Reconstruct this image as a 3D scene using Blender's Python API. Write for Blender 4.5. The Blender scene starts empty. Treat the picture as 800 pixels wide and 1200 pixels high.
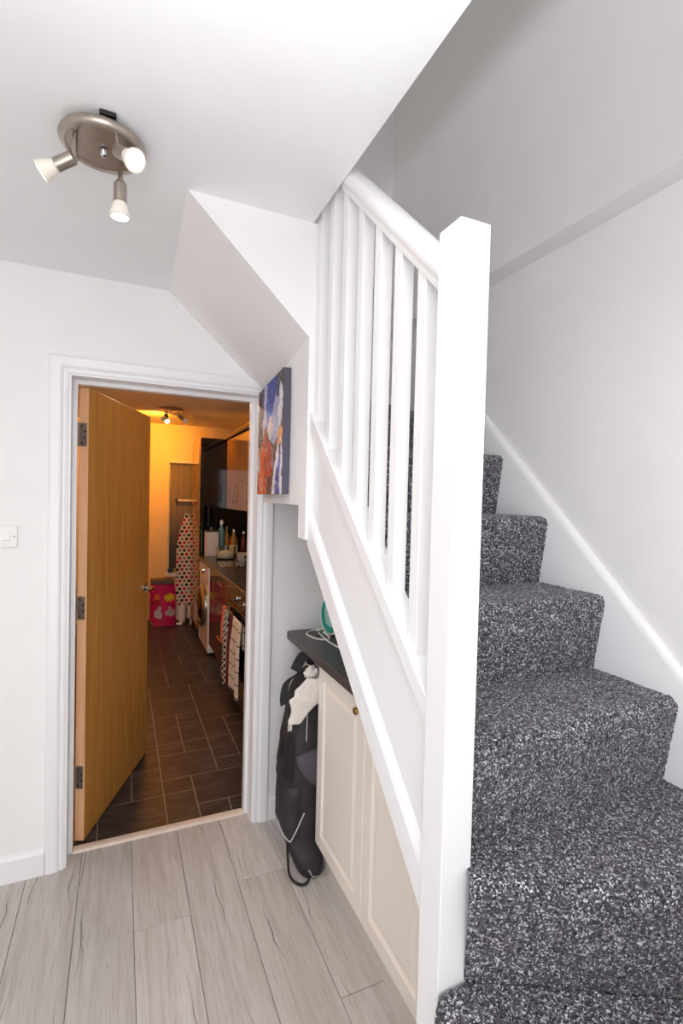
import bpy, bmesh, math, random
from mathutils import Vector, Matrix, noise
random.seed(7)
PI = math.pi
SC = bpy.context.scene
COL = SC.collection

# ------------------------------------------------------------------ camera
F_PX, YAW, PITCH, ROLL = 583.22, math.radians(23.917), math.radians(-1.472), math.radians(1.429)
EYE = Vector((0, 0, 1.535))
_cy, _sy, _cp, _sp, _cr, _sr = math.cos(YAW), math.sin(YAW), math.cos(PITCH), math.sin(PITCH), math.cos(ROLL), math.sin(ROLL)
FW = Vector((_sy*_cp, _cy*_cp, _sp))
_r = Vector((_cy, -_sy, 0)); _u = _r.cross(FW)
RT = _cr*_r + _sr*_u
UP = -_sr*_r + _cr*_u
cam_d = bpy.data.cameras.new('camera'); cam = bpy.data.objects.new('camera', cam_d); COL.objects.link(cam)
cam_d.sensor_fit = 'VERTICAL'; cam_d.sensor_height = 36; cam_d.lens = F_PX*36/1200
cam_d.clip_start = 0.02
cam.matrix_world = Matrix(((RT.x, UP.x, -FW.x, EYE.x), (RT.y, UP.y, -FW.y, EYE.y), (RT.z, UP.z, -FW.z, EYE.z), (0, 0, 0, 1)))
SC.camera = cam

def at(px, py, axis, val):
    """point where the sight line of a pixel meets the plane  coordinate[axis] = val"""
    d = RT*((px-400)/F_PX) - UP*((py-600)/F_PX) + FW
    return EYE + d*((val-EYE[axis])/d[axis])

# ------------------------------------------------------------------ world, lights, exposure
W = bpy.data.worlds.new('world'); SC.world = W; W.use_nodes = True
W.node_tree.nodes['Background'].inputs[0].default_value = (1.0, 0.96, 0.93, 1)
W.node_tree.nodes['Background'].inputs[1].default_value = 0.45
SC.view_settings.view_transform = 'Standard'; SC.view_settings.look = 'None'
SC.view_settings.gamma = 1.0; SC.view_settings.use_curve_mapping = False
SC.view_settings.exposure = 0.72
SC.cycles.max_bounces = 10; SC.cycles.diffuse_bounces = 7
SC.cycles.sample_clamp_indirect = 6.0

def area_light(name, loc, rot, sx, sy, power, color):
    l = bpy.data.lights.new(name, 'AREA'); l.shape = 'RECTANGLE'; l.size = sx; l.size_y = sy
    l.energy = power; l.color = color
    o = bpy.data.objects.new(name, l); COL.objects.link(o); o.location = loc; o.rotation_euler = rot
    return o
# daylight through the glazed hall front behind the camera, and through the landing window upstairs
area_light('front_window_daylight', (-0.35, -1.62, 1.25), (PI/2, 0, 0), 1.5, 2.0, 21, (0.95, 0.98, 1.0))
area_light('landing_window_daylight', (-1.45, 1.2, 3.6), (0, -PI/2, 0), 1.1, 1.1, 1.8, (1.0, 0.93, 0.90))
# the photographer's flash, held over the camera and bounced off the hall ceiling
fl_d = bpy.data.lights.new('bounce_flash', 'SPOT'); fl_d.energy = 90; fl_d.color = (0.965, 0.985, 1.0); fl_d.spot_size = math.radians(115); fl_d.spot_blend = 0.9; fl_d.shadow_soft_size = 0.06
fl_o = bpy.data.objects.new('bounce_flash', fl_d); COL.objects.link(fl_o); fl_o.location = (-0.10, -0.20, 1.72); fl_o.rotation_euler = Vector((0.08, 0.26, 1)).to_track_quat('-Z', 'Y').to_euler()
# added warm fill that brightens the kitchen, no fixture, hidden above the doorway
kl_d = bpy.data.lights.new('kitchen_near_fill', 'POINT'); kl_d.energy = 11; kl_d.color = (1.0, 0.90, 0.78); kl_d.shadow_soft_size = 0.06
kl_o = bpy.data.objects.new('kitchen_near_fill', kl_d); COL.objects.link(kl_o); kl_o.location = (0.1, 3.5, 2.30)

# ------------------------------------------------------------------ colour and materials
def lin(v):
    v /= 255.0
    return v/12.92 if v <= 0.04045 else ((v+0.055)/1.055)**2.4
def rgb(r, g, b): return (lin(r), lin(g), lin(b), 1)

MATS = {}
class NT:
    """small wrapper for building node trees"""
    def __init__(s, name):
        s.m = bpy.data.materials.new(name); s.m.use_nodes = True; s.t = s.m.node_tree; s.n = s.t.nodes
        s.b = s.n['Principled BSDF']; s.co = s.n.new('ShaderNodeTexCoord')
    def add(s, kind, **kw):
        n = s.n.new(kind)
        for k, v in kw.items():
            if hasattr(n, k): setattr(n, k, v)
        return n
    def link(s, a, b): s.t.links.new(a, b)
    def mapping(s, scale=(1, 1, 1), loc=(0, 0, 0), rot=(0, 0, 0), src='Object'):
        mp = s.add('ShaderNodeMapping'); s.link(s.co.outputs[src], mp.inputs[0])
        mp.inputs['Scale'].default_value = scale; mp.inputs['Location'].default_value = loc; mp.inputs['Rotation'].default_value = rot
        return mp.outputs[0]
    def noise(s, vec, scale, detail=3, rough=0.5, dist=0.0):
        n = s.add('ShaderNodeTexNoise'); s.link(vec, n.inputs['Vector'])
        n.inputs['Scale'].default_value = scale; n.inputs['Detail'].default_value = detail
        n.inputs['Roughness'].default_value = rough; n.inputs['Distortion'].default_value = dist
        return n
    def ramp(s, fac, stops, interp='LINEAR'):
        r = s.add('ShaderNodeValToRGB'); s.link(fac, r.inputs[0]); e = r.color_ramp.elements; r.color_ramp.interpolation = interp
        while len(e) < len(stops): e.new(0.5)
        for x, (p, c) in zip(e, stops): x.position = p; x.color = c
        return r.outputs[0]
    def mix(s, fac, a, b, mode='MIX'):
        m = s.add('ShaderNodeMix'); m.data_type = 'RGBA'; m.blend_type = mode
        if isinstance(fac, (int, float)): m.inputs[0].default_value = fac
        else: s.link(fac, m.inputs[0])
        for v, i in ((a, 6), (b, 7)):
            if isinstance(v, tuple): m.inputs[i].default_value = v
            else: s.link(v, m.inputs[i])
        return m.outputs[2]
    def math(s, op, a, b=None, clamp=False):
        m = s.add('ShaderNodeMath'); m.operation = op; m.use_clamp = clamp
        for v, i in ((a, 0), (b, 1)):
            if v is None: continue
            if isinstance(v, (int, float)): m.inputs[i].default_value = v
            else: s.link(v, m.inputs[i])
        return m.outputs[0]
    def bump(s, h, strength=0.2, dist=0.002):
        b = s.add('ShaderNodeBump'); s.link(h, b.inputs['Height'])
        b.inputs['Strength'].default_value = strength; b.inputs['Distance'].default_value = dist
        s.link(b.outputs[0], s.b.inputs['Normal'])
    def set(s, rough=None, metal=None, color=None, spec=None, coat=None):
        if rough is not None: s.b.inputs['Roughness'].default_value = rough
        if metal is not None: s.b.inputs['Metallic'].default_value = metal
        if spec is not None: s.b.inputs['Specular IOR Level'].default_value = spec
        if coat is not None: s.b.inputs['Coat Weight'].default_value = coat
        if color is not None:
            if isinstance(color, tuple): s.b.inputs['Base Color'].default_value = color
            else: s.link(color, s.b.inputs['Base Color'])

def plain(name, col, rough=0.5, metal=0.0, var=0.03, scale=6.0, bump=0.0, bscale=200, coat=None, spec=None):
    """one colour with slight procedural variation"""
    if name in MATS: return MATS[name]
    k = NT(name); v = k.mapping()
    n = k.noise(v, scale, 3)
    a = tuple(min(1, c*(1+var)) for c in col[:3])+(1,); b = tuple(c*(1-var) for c in col[:3])+(1,)
    k.set(rough, metal, k.ramp(n.outputs[0], [(0.35, a), (0.65, b)]), spec, coat)
    if bump: k.bump(k.noise(v, bscale, 2).outputs[0], bump, 0.001)
    MATS[name] = k.m; return k.m

def glow(name, col, strength):
    k = NT(name); k.b.inputs['Emission Color'].default_value = col; k.b.inputs['Emission Strength'].default_value = strength
    k.set(0.3, 0, col); MATS[name] = k.m; return k.m

def glass(name, col, rough=0.02, trans=1.0, ior=1.45):
    k = NT(name); k.set(rough, 0, col); k.b.inputs['Transmission Weight'].default_value = trans; k.b.inputs['IOR'].default_value = ior
    MATS[name] = k.m; return k.m

WALL = plain('wall_paint', rgb(240, 238, 238), 0.75, var=0.01, bump=0.06, bscale=260)
CEIL = plain('ceiling_paint', rgb(240, 240, 241), 0.8, var=0.01)
GLOSS = plain('white_gloss_paint', rgb(239, 238, 240), 0.32, var=0.008, scale=3)
KWALL = plain('kitchen_wall_paint', rgb(236, 206, 150), 0.7, var=0.02)
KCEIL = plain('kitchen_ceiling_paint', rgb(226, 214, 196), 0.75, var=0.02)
STEEL = plain('brushed_nickel', rgb(176, 166, 156), 0.34, 1.0, var=0.06, scale=40)
CHROME = plain('chrome', rgb(205, 205, 205), 0.12, 1.0, var=0.02)
HINGE = plain('hinge_steel', rgb(150, 146, 142), 0.38, 1.0, var=0.05)
BRASS = plain('aged_brass', rgb(150, 118, 62), 0.3, 1.0, var=0.1, scale=80)
BLACKPL = plain('black_plastic', rgb(24, 23, 24), 0.45, var=0.05)
WHITEPL = plain('white_plastic', rgb(236, 235, 232), 0.35, var=0.01)
SCREW = plain('screw_dark', rgb(52, 50, 48), 0.4, 0.6)
CREAM = plain('cream_cabinet_paint', rgb(245, 236, 226), 0.42, var=0.012, scale=4)
PLINTH = plain('plinth_cream', rgb(214, 206, 198), 0.5, var=0.02)
THRESH = plain('threshold_strip_beige', rgb(226, 208, 192), 0.45, var=0.04, scale=25)
GROUT = plain('tile_grout', rgb(160, 146, 136), 0.85, var=0.08, scale=40)
SUBFLOOR = plain('floor_underlay', rgb(96, 84, 74), 0.9)
WORKTOP = None

def mk_carpet():
    k = NT('speckled_carpet'); v = k.mapping()
    n0 = k.noise(v, 60, 2)
    wv = k.mix(0.012, v, n0.outputs[1], 'ADD')
    vo = k.add('ShaderNodeTexVoronoi'); vo.feature = 'F1'; vo.inputs['Scale'].default_value = 330; k.link(wv, vo.inputs['Vector'])
    sep = k.add('ShaderNodeSeparateColor'); k.link(vo.outputs['Color'], sep.inputs[0])
    c1 = k.ramp(sep.outputs[0], [(0.0, rgb(8, 8, 10)), (0.48, rgb(24, 22, 27)), (0.64, rgb(66, 63, 72)), (0.82, rgb(134, 131, 142)), (0.96, rgb(226, 225, 232))])
    n1 = k.noise(v, 170, 3, 0.7)
    c2 = k.ramp(n1.outputs[0], [(0.40, rgb(26, 25, 29)), (0.66, rgb(190, 188, 196))])
    cc = k.mix(0.2, c1, c2)
    big = k.noise(v, 16, 2)
    cc = k.mix(k.ramp(big.outputs[0], [(0.5, (0, 0, 0, 1)), (0.75, (0.22, 0.22, 0.22, 1))]), cc, rgb(84, 72, 76))
    k.set(0.95, 0, cc, 0.15)
    k.b.inputs['Sheen Weight'].default_value = 0.25
    k.bump(vo.outputs['Distance'], 0.5, 0.002)
    MATS['carpet'] = k.m; return k.m
CARPET = mk_carpet()

def mk_plank():
    k = NT('grey_oak_laminate')
    oi = k.add('ShaderNodeObjectInfo')
    off = k.add('ShaderNodeVectorMath'); off.operation = 'SCALE'; off.inputs[0].default_value = (3.1, 7.3, 1.7)
    k.link(oi.outputs['Random'], off.inputs['Scale'])
    sc = k.add('ShaderNodeVectorMath'); sc.operation = 'SCALE'; k.link(off.outputs[0], sc.inputs[0]); sc.inputs['Scale'].default_value = 13
    ad = k.add('ShaderNodeVectorMath'); ad.operation = 'ADD'; k.link(k.co.outputs['Object'], ad.inputs[0]); k.link(sc.outputs[0], ad.inputs[1])
    def mp(s):
        m = k.add('ShaderNodeMapping'); k.link(ad.outputs[0], m.inputs[0]); m.inputs['Scale'].default_value = s; return m.outputs[0]
    g1 = k.noise(mp((46, 2.4, 1)), 1.0, 5, 0.6, 0.4)
    base = k.ramp(g1.outputs[0], [(0.28, rgb(184, 176, 170)), (0.5, rgb(203, 197, 193)), (0.75, rgb(214, 210, 207))])
    g2 = k.noise(mp((6, 1.2, 1)), 1.0, 3, 0.5, 0.3)
    base = k.mix(k.ramp(g2.outputs[0], [(0.4, (0, 0, 0, 1)), (0.75, (0.5, 0.5, 0.5, 1))]), base, rgb(186, 175, 167))
    g3 = k.noise(mp((150, 9, 1)), 1.0, 3, 0.7)
    base = k.mix(k.ramp(g3.outputs[0], [(0.5, (0, 0, 0, 1)), (0.78, (0.55, 0.55, 0.55, 1))]), base, rgb(152, 140, 132))
    # long thin cracks and knots
    sx = k.add('ShaderNodeSeparateXYZ'); k.link(k.co.outputs['Object'], sx.inputs[0])
    for q, (amp, hw) in enumerate(((0.10, 0.0011), (0.07, 0.0016))):
        wob = k.noise(mp((0.0, 2.6+q*1.7, 3+q*5)), 1.0, 3, 0.55)
        x0 = k.math('MULTIPLY', k.math('FRACT', k.math('MULTIPLY', oi.outputs['Random'], 7.31+q*5.7)), 0.17)
        d = k.math('ABSOLUTE', k.math('SUBTRACT', sx.outputs[0], k.math('ADD', x0, k.math('MULTIPLY', k.math('SUBTRACT', wob.outputs[0], 0.5), amp))))
        gate = k.ramp(k.noise(mp((0.0, 3.4, 9+q*4)), 1.0, 2).outputs[0], [(0.44, (0, 0, 0, 1)), (0.62, (1, 1, 1, 1))])
        line = k.math('SUBTRACT', 1.0, k.math('DIVIDE', d, k.math('ADD', k.math('MULTIPLY', gate, hw*2.2), 0.0002)), True)
        base = k.mix(k.math('MULTIPLY', k.math('MULTIPLY', line, gate), 0.85), base, rgb(92, 80, 74))
    vo = k.add('ShaderNodeTexVoronoi'); k.link(mp((6.5, 2.7, 1)), vo.inputs['Vector']); vo.inputs['Scale'].default_value = 1.0
    kn = k.ramp(vo.outputs['Distance'], [(0.03, (0.85, 0.85, 0.85, 1)), (0.075, (0, 0, 0, 1))])
    base = k.mix(kn, base, rgb(96, 82, 76))
    tone = k.math('ADD', k.math('MULTIPLY', oi.outputs['Random'], 0.14), 0.93)
    hs = k.add('ShaderNodeHueSaturation'); k.link(base, hs.inputs['Color']); k.link(tone, hs.inputs['Value']); hs.inputs['Saturation'].default_value = 0.95
    k.set(0.5, 0, hs.outputs[0], 0.35)
    k.bump(g3.outputs[0], 0.08, 0.001)
    return k.m
PLANK = mk_plank()

def mk_tile():
    k = NT('dark_slate_vinyl_tile')
    oi = k.add('ShaderNodeObjectInfo')
    sc = k.add('ShaderNodeVectorMath'); sc.operation = 'SCALE'; sc.inputs[0].default_value = (31, 57, 11); k.link(oi.outputs['Random'], sc.inputs['Scale'])
    ad = k.add('ShaderNodeVectorMath'); ad.operation = 'ADD'; k.link(k.co.outputs['Object'], ad.inputs[0]); k.link(sc.outputs[0], ad.inputs[1])
    m = k.add('ShaderNodeMapping'); k.link(ad.outputs[0], m.inputs[0]); m.inputs['Scale'].default_value = (7, 24, 1)
    g = k.noise(m.outputs[0], 1.0, 5, 0.62, 0.8)
    c = k.ramp(g.outputs[0], [(0.3, rgb(35, 30, 32)), (0.5, rgb(53, 47, 48)), (0.72, rgb(86, 78, 77))])
    tone = k.math('ADD', k.math('MULTIPLY', oi.outputs['Random'], 0.35), 0.8)
    hs = k.add('ShaderNodeHueSaturation'); k.link(c, hs.inputs['Color']); k.link(tone, hs.inputs['Value'])
    k.set(0.36, 0, hs.outputs[0], 0.5); k.bump(g.outputs[0], 0.12, 0.002)
    return k.m
TILE = mk_tile()

def mk_wood(name, c1, c2, c3, sx=60, sz=2.0, rough=0.42):
    k = NT(name); v = k.mapping((sx, sx, sz))
    g = k.noise(v, 1.0, 4, 0.6, 0.5)
    c = k.ramp(g.outputs[0], [(0.3, c1), (0.5, c2), (0.7, c3)])
    v2 = k.mapping((sx*4, sx*4, sz*3)); g2 = k.noise(v2, 1.0, 2)
    c = k.mix(k.ramp(g2.outputs[0], [(0.55, (0, 0, 0, 1)), (0.8, (0.4, 0.4, 0.4, 1))]), c, c1)
    k.set(rough, 0, c); MATS[name] = k.m; return k.m
OAK = mk_wood('oak_veneer', rgb(184, 124, 54), rgb(204, 144, 68), rgb(216, 160, 84))
OAKEDGE = mk_wood('pale_door_lipping', rgb(212, 160, 116), rgb(226, 178, 136), rgb(234, 190, 150), 40, 2.5, 0.55)

def mk_worktop(name, a, b, rough=0.3):
    k = NT(name); v = k.mapping(); n = k.noise(v, 240, 2)
    k.set(rough, 0, k.ramp(n.outputs[0], [(0.4, a), (0.66, b)])); return k.m
WORKTOP = mk_worktop('dark_laminate_worktop', rgb(58, 50, 50), rgb(92, 84, 84), 0.33)
KTOP = mk_worktop('kitchen_worktop_laminate', rgb(58, 50, 46), rgb(92, 82, 76), 0.25)

def paint(name, base, blobs, axes=(0, 1), rough=0.6, warp=0.0, wscale=10, gen=None):
    """printed pattern: soft-edged ellipses (cx, cy, rx, ry, rot, colour) over a base in object space"""
    k = NT(name); v = k.co.outputs['Object']
    if warp:
        n = k.noise(v, wscale, 3); sub = k.add('ShaderNodeVectorMath'); sub.operation = 'SUBTRACT'; k.link(n.outputs[1], sub.inputs[0]); sub.inputs[1].default_value = (0.5, 0.5, 0.5)
        s2 = k.add('ShaderNodeVectorMath'); s2.operation = 'SCALE'; k.link(sub.outputs[0], s2.inputs[0]); s2.inputs['Scale'].default_value = warp
        ad = k.add('ShaderNodeVectorMath'); ad.operation = 'ADD'; k.link(v, ad.inputs[0]); k.link(s2.outputs[0], ad.inputs[1]); v = ad.outputs[0]
    sp = k.add('ShaderNodeSeparateXYZ'); k.link(v, sp.inputs[0]); U, V_ = sp.outputs[axes[0]], sp.outputs[axes[1]]
    col = base
    for cx, cy, rx, ry, rot, c in blobs:
        du, dv = k.math('SUBTRACT', U, cx), k.math('SUBTRACT', V_, cy)
        co, si = math.cos(rot), math.sin(rot)
        a = k.math('DIVIDE', k.math('ADD', k.math('MULTIPLY', du, co), k.math('MULTIPLY', dv, si)), rx)
        b = k.math('DIVIDE', k.math('SUBTRACT', k.math('MULTIPLY', dv, co), k.math('MULTIPLY', du, si)), ry)
        d = k.math('ADD', k.math('MULTIPLY', a, a), k.math('MULTIPLY', b, b))
        fac = k.math('MULTIPLY', k.math('SUBTRACT', 1.12, d), 5.0, True)
        col = k.mix(fac, col, c)
    if gen: col = gen(k, v, col)
    k.set(rough, 0, col); MATS[name] = k.m; return k.m

# ------------------------------------------------------------------ mesh helpers
def box(bm, x0, x1, y0, y1, z0, z1, bev=0.0, seg=1):
    vs = [bm.verts.new((x, y, z)) for x in (x0, x1) for y in (y0, y1) for z in (z0, z1)]
    q = [(0, 1, 3, 2), (4, 6, 7, 5), (0, 4, 5, 1), (2, 3, 7, 6), (0, 2, 6, 4), (1, 5, 7, 3)]
    fs = [bm.faces.new([vs[i] for i in f]) for f in q]
    if bev:
        es = list({e for f in fs for e in f.edges})
        bmesh.ops.bevel(bm, geom=es, offset=bev, segments=seg, affect='EDGES', profile=0.5)
    return vs

def prism(bm, pts, lo, hi, axis, bev=0.0):
    """extrude a polygon of 2-D points along an axis; pts are in the two remaining axes in order"""
    def mk(p, h):
        a, b = p
        return {0: (h, a, b), 1: (a, h, b), 2: (a, b, h)}[axis]
    A = [bm.verts.new(mk(p, lo)) for p in pts]; B = [bm.verts.new(mk(p, hi)) for p in pts]
    n = len(pts); fs = [bm.faces.new(A[::-1]), bm.faces.new(B)]
    for i in range(n): fs.append(bm.faces.new((A[i], A[(i+1) % n], B[(i+1) % n], B[i])))
    bmesh.ops.recalc_face_normals(bm, faces=fs)
    if bev:
        bmesh.ops.bevel(bm, geom=list({e for f in fs for e in f.edges}), offset=bev, segments=1, affect='EDGES')

def frame_of(t):
    t = t.normalized(); h = Vector((0, 0, 1)) if abs(t.z) < 0.9 else Vector((1, 0, 0))
    a = t.cross(h).normalized(); return a, t.cross(a).normalized()

def tube(bm, pts, r, n=8, cap=True, closed=False):
    pts = [Vector(p) for p in pts]; rings = []
    m = len(pts); rr = r if isinstance(r, (list, tuple)) else [r]*m
    pa = None
    for i, p in enumerate(pts):
        t = (pts[(i+1) % m]-pts[i-1]) if closed else (pts[min(i+1, m-1)]-pts[max(i-1, 0)])
        a, b = frame_of(t)
        if pa is not None:
            a = (pa - t.normalized()*pa.dot(t.normalized()))
            a = a.normalized() if a.length > 1e-6 else frame_of(t)[0]
            b = t.normalized().cross(a)
        pa = a
        rings.append([bm.verts.new(p + (a*math.cos(2*PI*k/n) + b*math.sin(2*PI*k/n))*rr[i]) for k in range(n)])
    for i in range(m if closed else m-1):
        A, B = rings[i], rings[(i+1) % m]
        for k in range(n): bm.faces.new((A[k], A[(k+1) % n], B[(k+1) % n], B[k]))
    if cap and not closed: bm.faces.new(rings[0][::-1]); bm.faces.new(rings[-1])

def lathe(bm, prof, loc, axis=(0, 0, 1), n=24):
    """prof = [(radius, height), ...] turned about an axis starting at loc"""
    ax = Vector(axis).normalized(); a, b = frame_of(ax); loc = Vector(loc); rings = []
    for r, h in prof:
        c = loc + ax*h
        rings.append([c and bm.verts.new(c)] if r < 1e-6 else [bm.verts.new(c+(a*math.cos(2*PI*k/n)+b*math.sin(2*PI*k/n))*r) for k in range(n)])
    for A, B in zip(rings, rings[1:]):
        for k in range(n):
            f = [A[k % len(A)], A[(k+1) % len(A)], B[(k+1) % len(B)], B[k % len(B)]]
            u = []
            for x in f:
                if x not in u: u.append(x)
            if len(u) > 2: bm.faces.new(u)
    if len(rings[0]) > 2: bm.faces.new(rings[0][::-1])
    if len(rings[-1]) > 2: bm.faces.new(rings[-1])

def loft(bm, secs, cap=True):
    """secs: list of closed rings (lists of points) of equal length"""
    R = [[bm.verts.new(p) for p in s] for s in secs]; n = len(R[0])
    for A, B in zip(R, R[1:]):
        for k in range(n): bm.faces.new((A[k], A[(k+1) % n], B[(k+1) % n], B[k]))
    if cap: bm.faces.new(R[0][::-1]); bm.faces.new(R[-1])

def sheet(bm, fn, nu, nv):
    G = [[bm.verts.new(fn(i/nu, j/nv)) for j in range(nv+1)] for i in range(nu+1)]
    for i in range(nu):
        for j in range(nv): bm.faces.new((G[i][j], G[i+1][j], G[i+1][j+1], G[i][j+1]))

WORLD = {}
def obj(name, bm, mat, parent=None, smooth=False, recalc=True, solid=0.0, loc=None):
    off = WORLD.get(parent.name, Vector((0, 0, 0))) if parent else Vector(loc or (0, 0, 0))
    if recalc: bmesh.ops.recalc_face_normals(bm, faces=bm.faces)
    for v in bm.verts: v.co -= off
    me = bpy.data.meshes.new(name); bm.to_mesh(me); bm.free()
    for m in (mat if isinstance(mat, (list, tuple)) else [mat]): me.materials.append(m)
    if smooth:
        me.polygons.foreach_set('use_smooth', [True]*len(me.polygons))
        if smooth != 'all': me.set_sharp_from_angle(angle=math.radians(40))
    o = bpy.data.objects.new(name, me); COL.objects.link(o)
    if parent: o.parent = parent
    else: o.location = off
    WORLD[o.name] = off.copy()
    if solid:
        md = o.modifiers.new('thickness', 'SOLIDIFY'); md.thickness = solid; md.offset = 0
    return o

def thing(name, loc, label, cat, group=None):
    o = bpy.data.objects.new(name, None); COL.objects.link(o); o.location = loc; o.empty_display_size = 0.05
    WORLD[o.name] = Vector(loc); return tag(o, label, cat, group)
def tag(o, label, cat, group=None):
    o['label'] = label; o['category'] = cat
    if group: o['group'] = group
    return o
def struct(o, label=None, cat=None):
    o['kind'] = 'structure'
    if label: o['label'] = label
    if cat: o['category'] = cat
    return o
def NB(): return bmesh.new()
def quick(name, mat, parent, *boxes, bev=0.0, smooth=False, loc=None):
    bm = NB()
    for b in boxes: box(bm, *b, bev=bev)
    return obj(name, bm, mat, parent, smooth, loc=loc)

# ================================================================== THE SHELL
YW = 2.27          # hall face of the door wall
YK = 2.43          # kitchen face of the door wall
ZC = 2.405         # hall ceiling
XR = 1.27          # right hand wall beside the stairs
XU = 1.195         # the same wall above the ledge
OPL, OPR, OPT = -0.20, 0.592, 2.03      # structural doorway

# hall floor: underlay and single planks
bm = NB(); box(bm, -1.5, 1.34, -1.7, 2.365, -0.05, -0.0085)
floor = struct(obj('floor', bm, SUBFLOOR), 'grey oak laminate hall floor laid in long planks', 'floor')
PW = 0.1925
def plank_mesh(length):
    b = NB(); g = 0.0008
    box(b, g, PW-g, g, length-g, -0.0085, 0.0, bev=0.0012)
    bmesh.ops.recalc_face_normals(b, faces=b.faces)
    me = bpy.data.meshes.new('plank'); b.to_mesh(me); b.free(); me.materials.append(PLANK); return me
joint = {2: 1.84, 4: 1.935, 0: 1.25, 1: 1.2, 3: 1.12, 5: 1.35, -1: 1.6}
PM = {}
for i in range(-6, 8):
    x = 0.06 + (i-2)*PW
    if x > 1.25: continue
    j0 = joint.get(i, 0.4+((i*0.53) % 1.0))
    ys = sorted({-1.69, 2.362} | {j0+k*1.285 for k in range(-4, 3) if -1.6 < j0+k*1.285 < 2.33})
    for a, b_ in zip(ys, ys[1:]):
        key = round(b_-a, 4)
        if key not in PM: PM[key] = plank_mesh(b_-a)
        o = bpy.data.objects.new('plank', PM[key]); COL.objects.link(o); o.location = (x, a, 0); o.parent = floor

# kitchen floor: grout bed and single tiles in a modular pattern
bm = NB(); box(bm, -0.95, 1.35, 2.365, 6.5, -0.05, -0.0004)
kfloor = struct(obj('floor_kitchen', bm, GROUT), 'dark slate-look kitchen floor tiles in mixed sizes with pale joints', 'floor')
MX, MY, X0, Y0 = 0.1495, 0.1365, -0.08, 2.37
fixed = [(2, 0, 1, 2), (2, 2, 1, 1), (2, 3, 2, 2), (2, 5, 1, 1), (3, 5, 1, 1), (3, 1, 2, 2), (3, 0, 1, 1), (4, 0, 1, 1), (4, 3, 2, 1), (4, 4, 1, 2), (0, 0, 2, 2), (0, 2, 1, 2), (1, 2, 1, 2), (0, 4, 2, 2), (2, 6, 1, 3), (3, 6, 1, 2), (3, 8, 1, 1), (4, 6, 1, 2), (2, 9, 2, 2), (5, 4, 2, 2), (5, 1, 2, 2)]
taken = set(); tiles = []
I0, I1, J0, J1 = -5, 9, 0, 29
def fits(i, j, w, h): return i+w-1 <= I1 and j+h-1 <= J1 and all((a, b) not in taken for a in range(i, i+w) for b in range(j, j+h))
def put(i, j, w, h):
    tiles.append((i, j, w, h)); taken.update((a, b) for a in range(i, i+w) for b in range(j, j+h))
for t in fixed:
    if fits(*t): put(*t)
for j in range(J0, J1+1):
    for i in range(I0, I1+1):
        if (i, j) in taken: continue
        opts = [(2, 2), (2, 1), (1, 2), (1, 1), (2, 2), (2, 3)]; random.shuffle(opts)
        for w, h in opts+[(1, 1)]:
            if fits(i, j, w, h): put(i, j, w, h); break
TM = {}
for i, j, w, h in tiles:
    x0, x1 = max(X0+i*MX, -0.95), min(X0+(i+w)*MX, 1.35); y0, y1 = Y0+j*MY, min(Y0+(j+h)*MY, 6.5)
    if x1-x0 < 0.02 or y1-y0 < 0.02: continue
    key = (round(x1-x0, 3), round(y1-y0, 3))
    if key not in TM:
        b = NB(); g = 0.0020; box(b, g, x1-x0-g, g, y1-y0-g, -0.006, 0.0, bev=0.0003); bmesh.ops.recalc_face_normals(b, faces=b.faces)
        TM[key] = bpy.data.meshes.new('floor_tile'); b.to_mesh(TM[key]); b.free(); TM[key].materials.append(TILE)
    o = bpy.data.objects.new('floor_tile', TM[key]); COL.objects.link(o); o.location = (x0, y0, 0); o.parent = kfloor

# door wall with its doorway
bm = NB()
box(bm, -1.5, OPL, YW, YK, 0, ZC); box(bm, OPR, 1.34, YW, YK, 0, ZC); box(bm, OPL, OPR, YW, YK, OPT, ZC)
struct(obj('wall_back', bm, WALL), 'white painted hall wall around the kitchen doorway', 'wall')
# side and rear walls of the hall (outside the picture)
bm = NB(); box(bm, -1.6, -1.5, -1.7, YK, 0, ZC); struct(obj('wall_left', bm, WALL), 'white painted left wall of the hall', 'wall')
bm = NB()
box(bm, -1.5, -1.15, -1.75, -1.65, 0, ZC); box(bm, 0.45, 1.34, -1.75, -1.65, 0, ZC); box(bm, -1.15, 0.45, -1.75, -1.65, 2.28, ZC)
struct(obj('wall_front', bm, WALL), 'white front wall with a tall glazed opening', 'wall')
bm = NB(); box(bm, 0.28, XR, -0.22, -0.12, 0, 0.95); struct(obj('wall_stair_foot', bm, WALL), 'low white wall beside the foot of the stairs', 'wall')
bm = NB(); box(bm, 1.27, 1.34, -1.65, -0.22, 0, ZC); struct(obj('wall_front_right', bm, WALL), 'white wall of the front part of the hall', 'wall')
# right wall: lower part, ledge at upper-floor level, upper part standing proud
ZL = 2.355
bm = NB(); prism(bm, [(XR, 0), (XR+0.07, 0), (XR+0.07, 5.0), (XU, 5.0), (XU, ZL), (XR, ZL)], -0.22, YK, 1)
struct(obj('wall_right', bm, WALL), 'white stair wall with a shallow ledge where the upper floor begins', 'wall')

# ceiling with the stairwell opening
XO = 0.545
bm = NB()
box(bm, -1.5, XO, -1.65, YW, ZC, 2.56)
box(bm, XO, XU, -1.65, -0.12, ZC, 2.56)
ceil = struct(obj('ceiling', bm, CEIL), 'white hall ceiling open over the stairs', 'ceiling')
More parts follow.
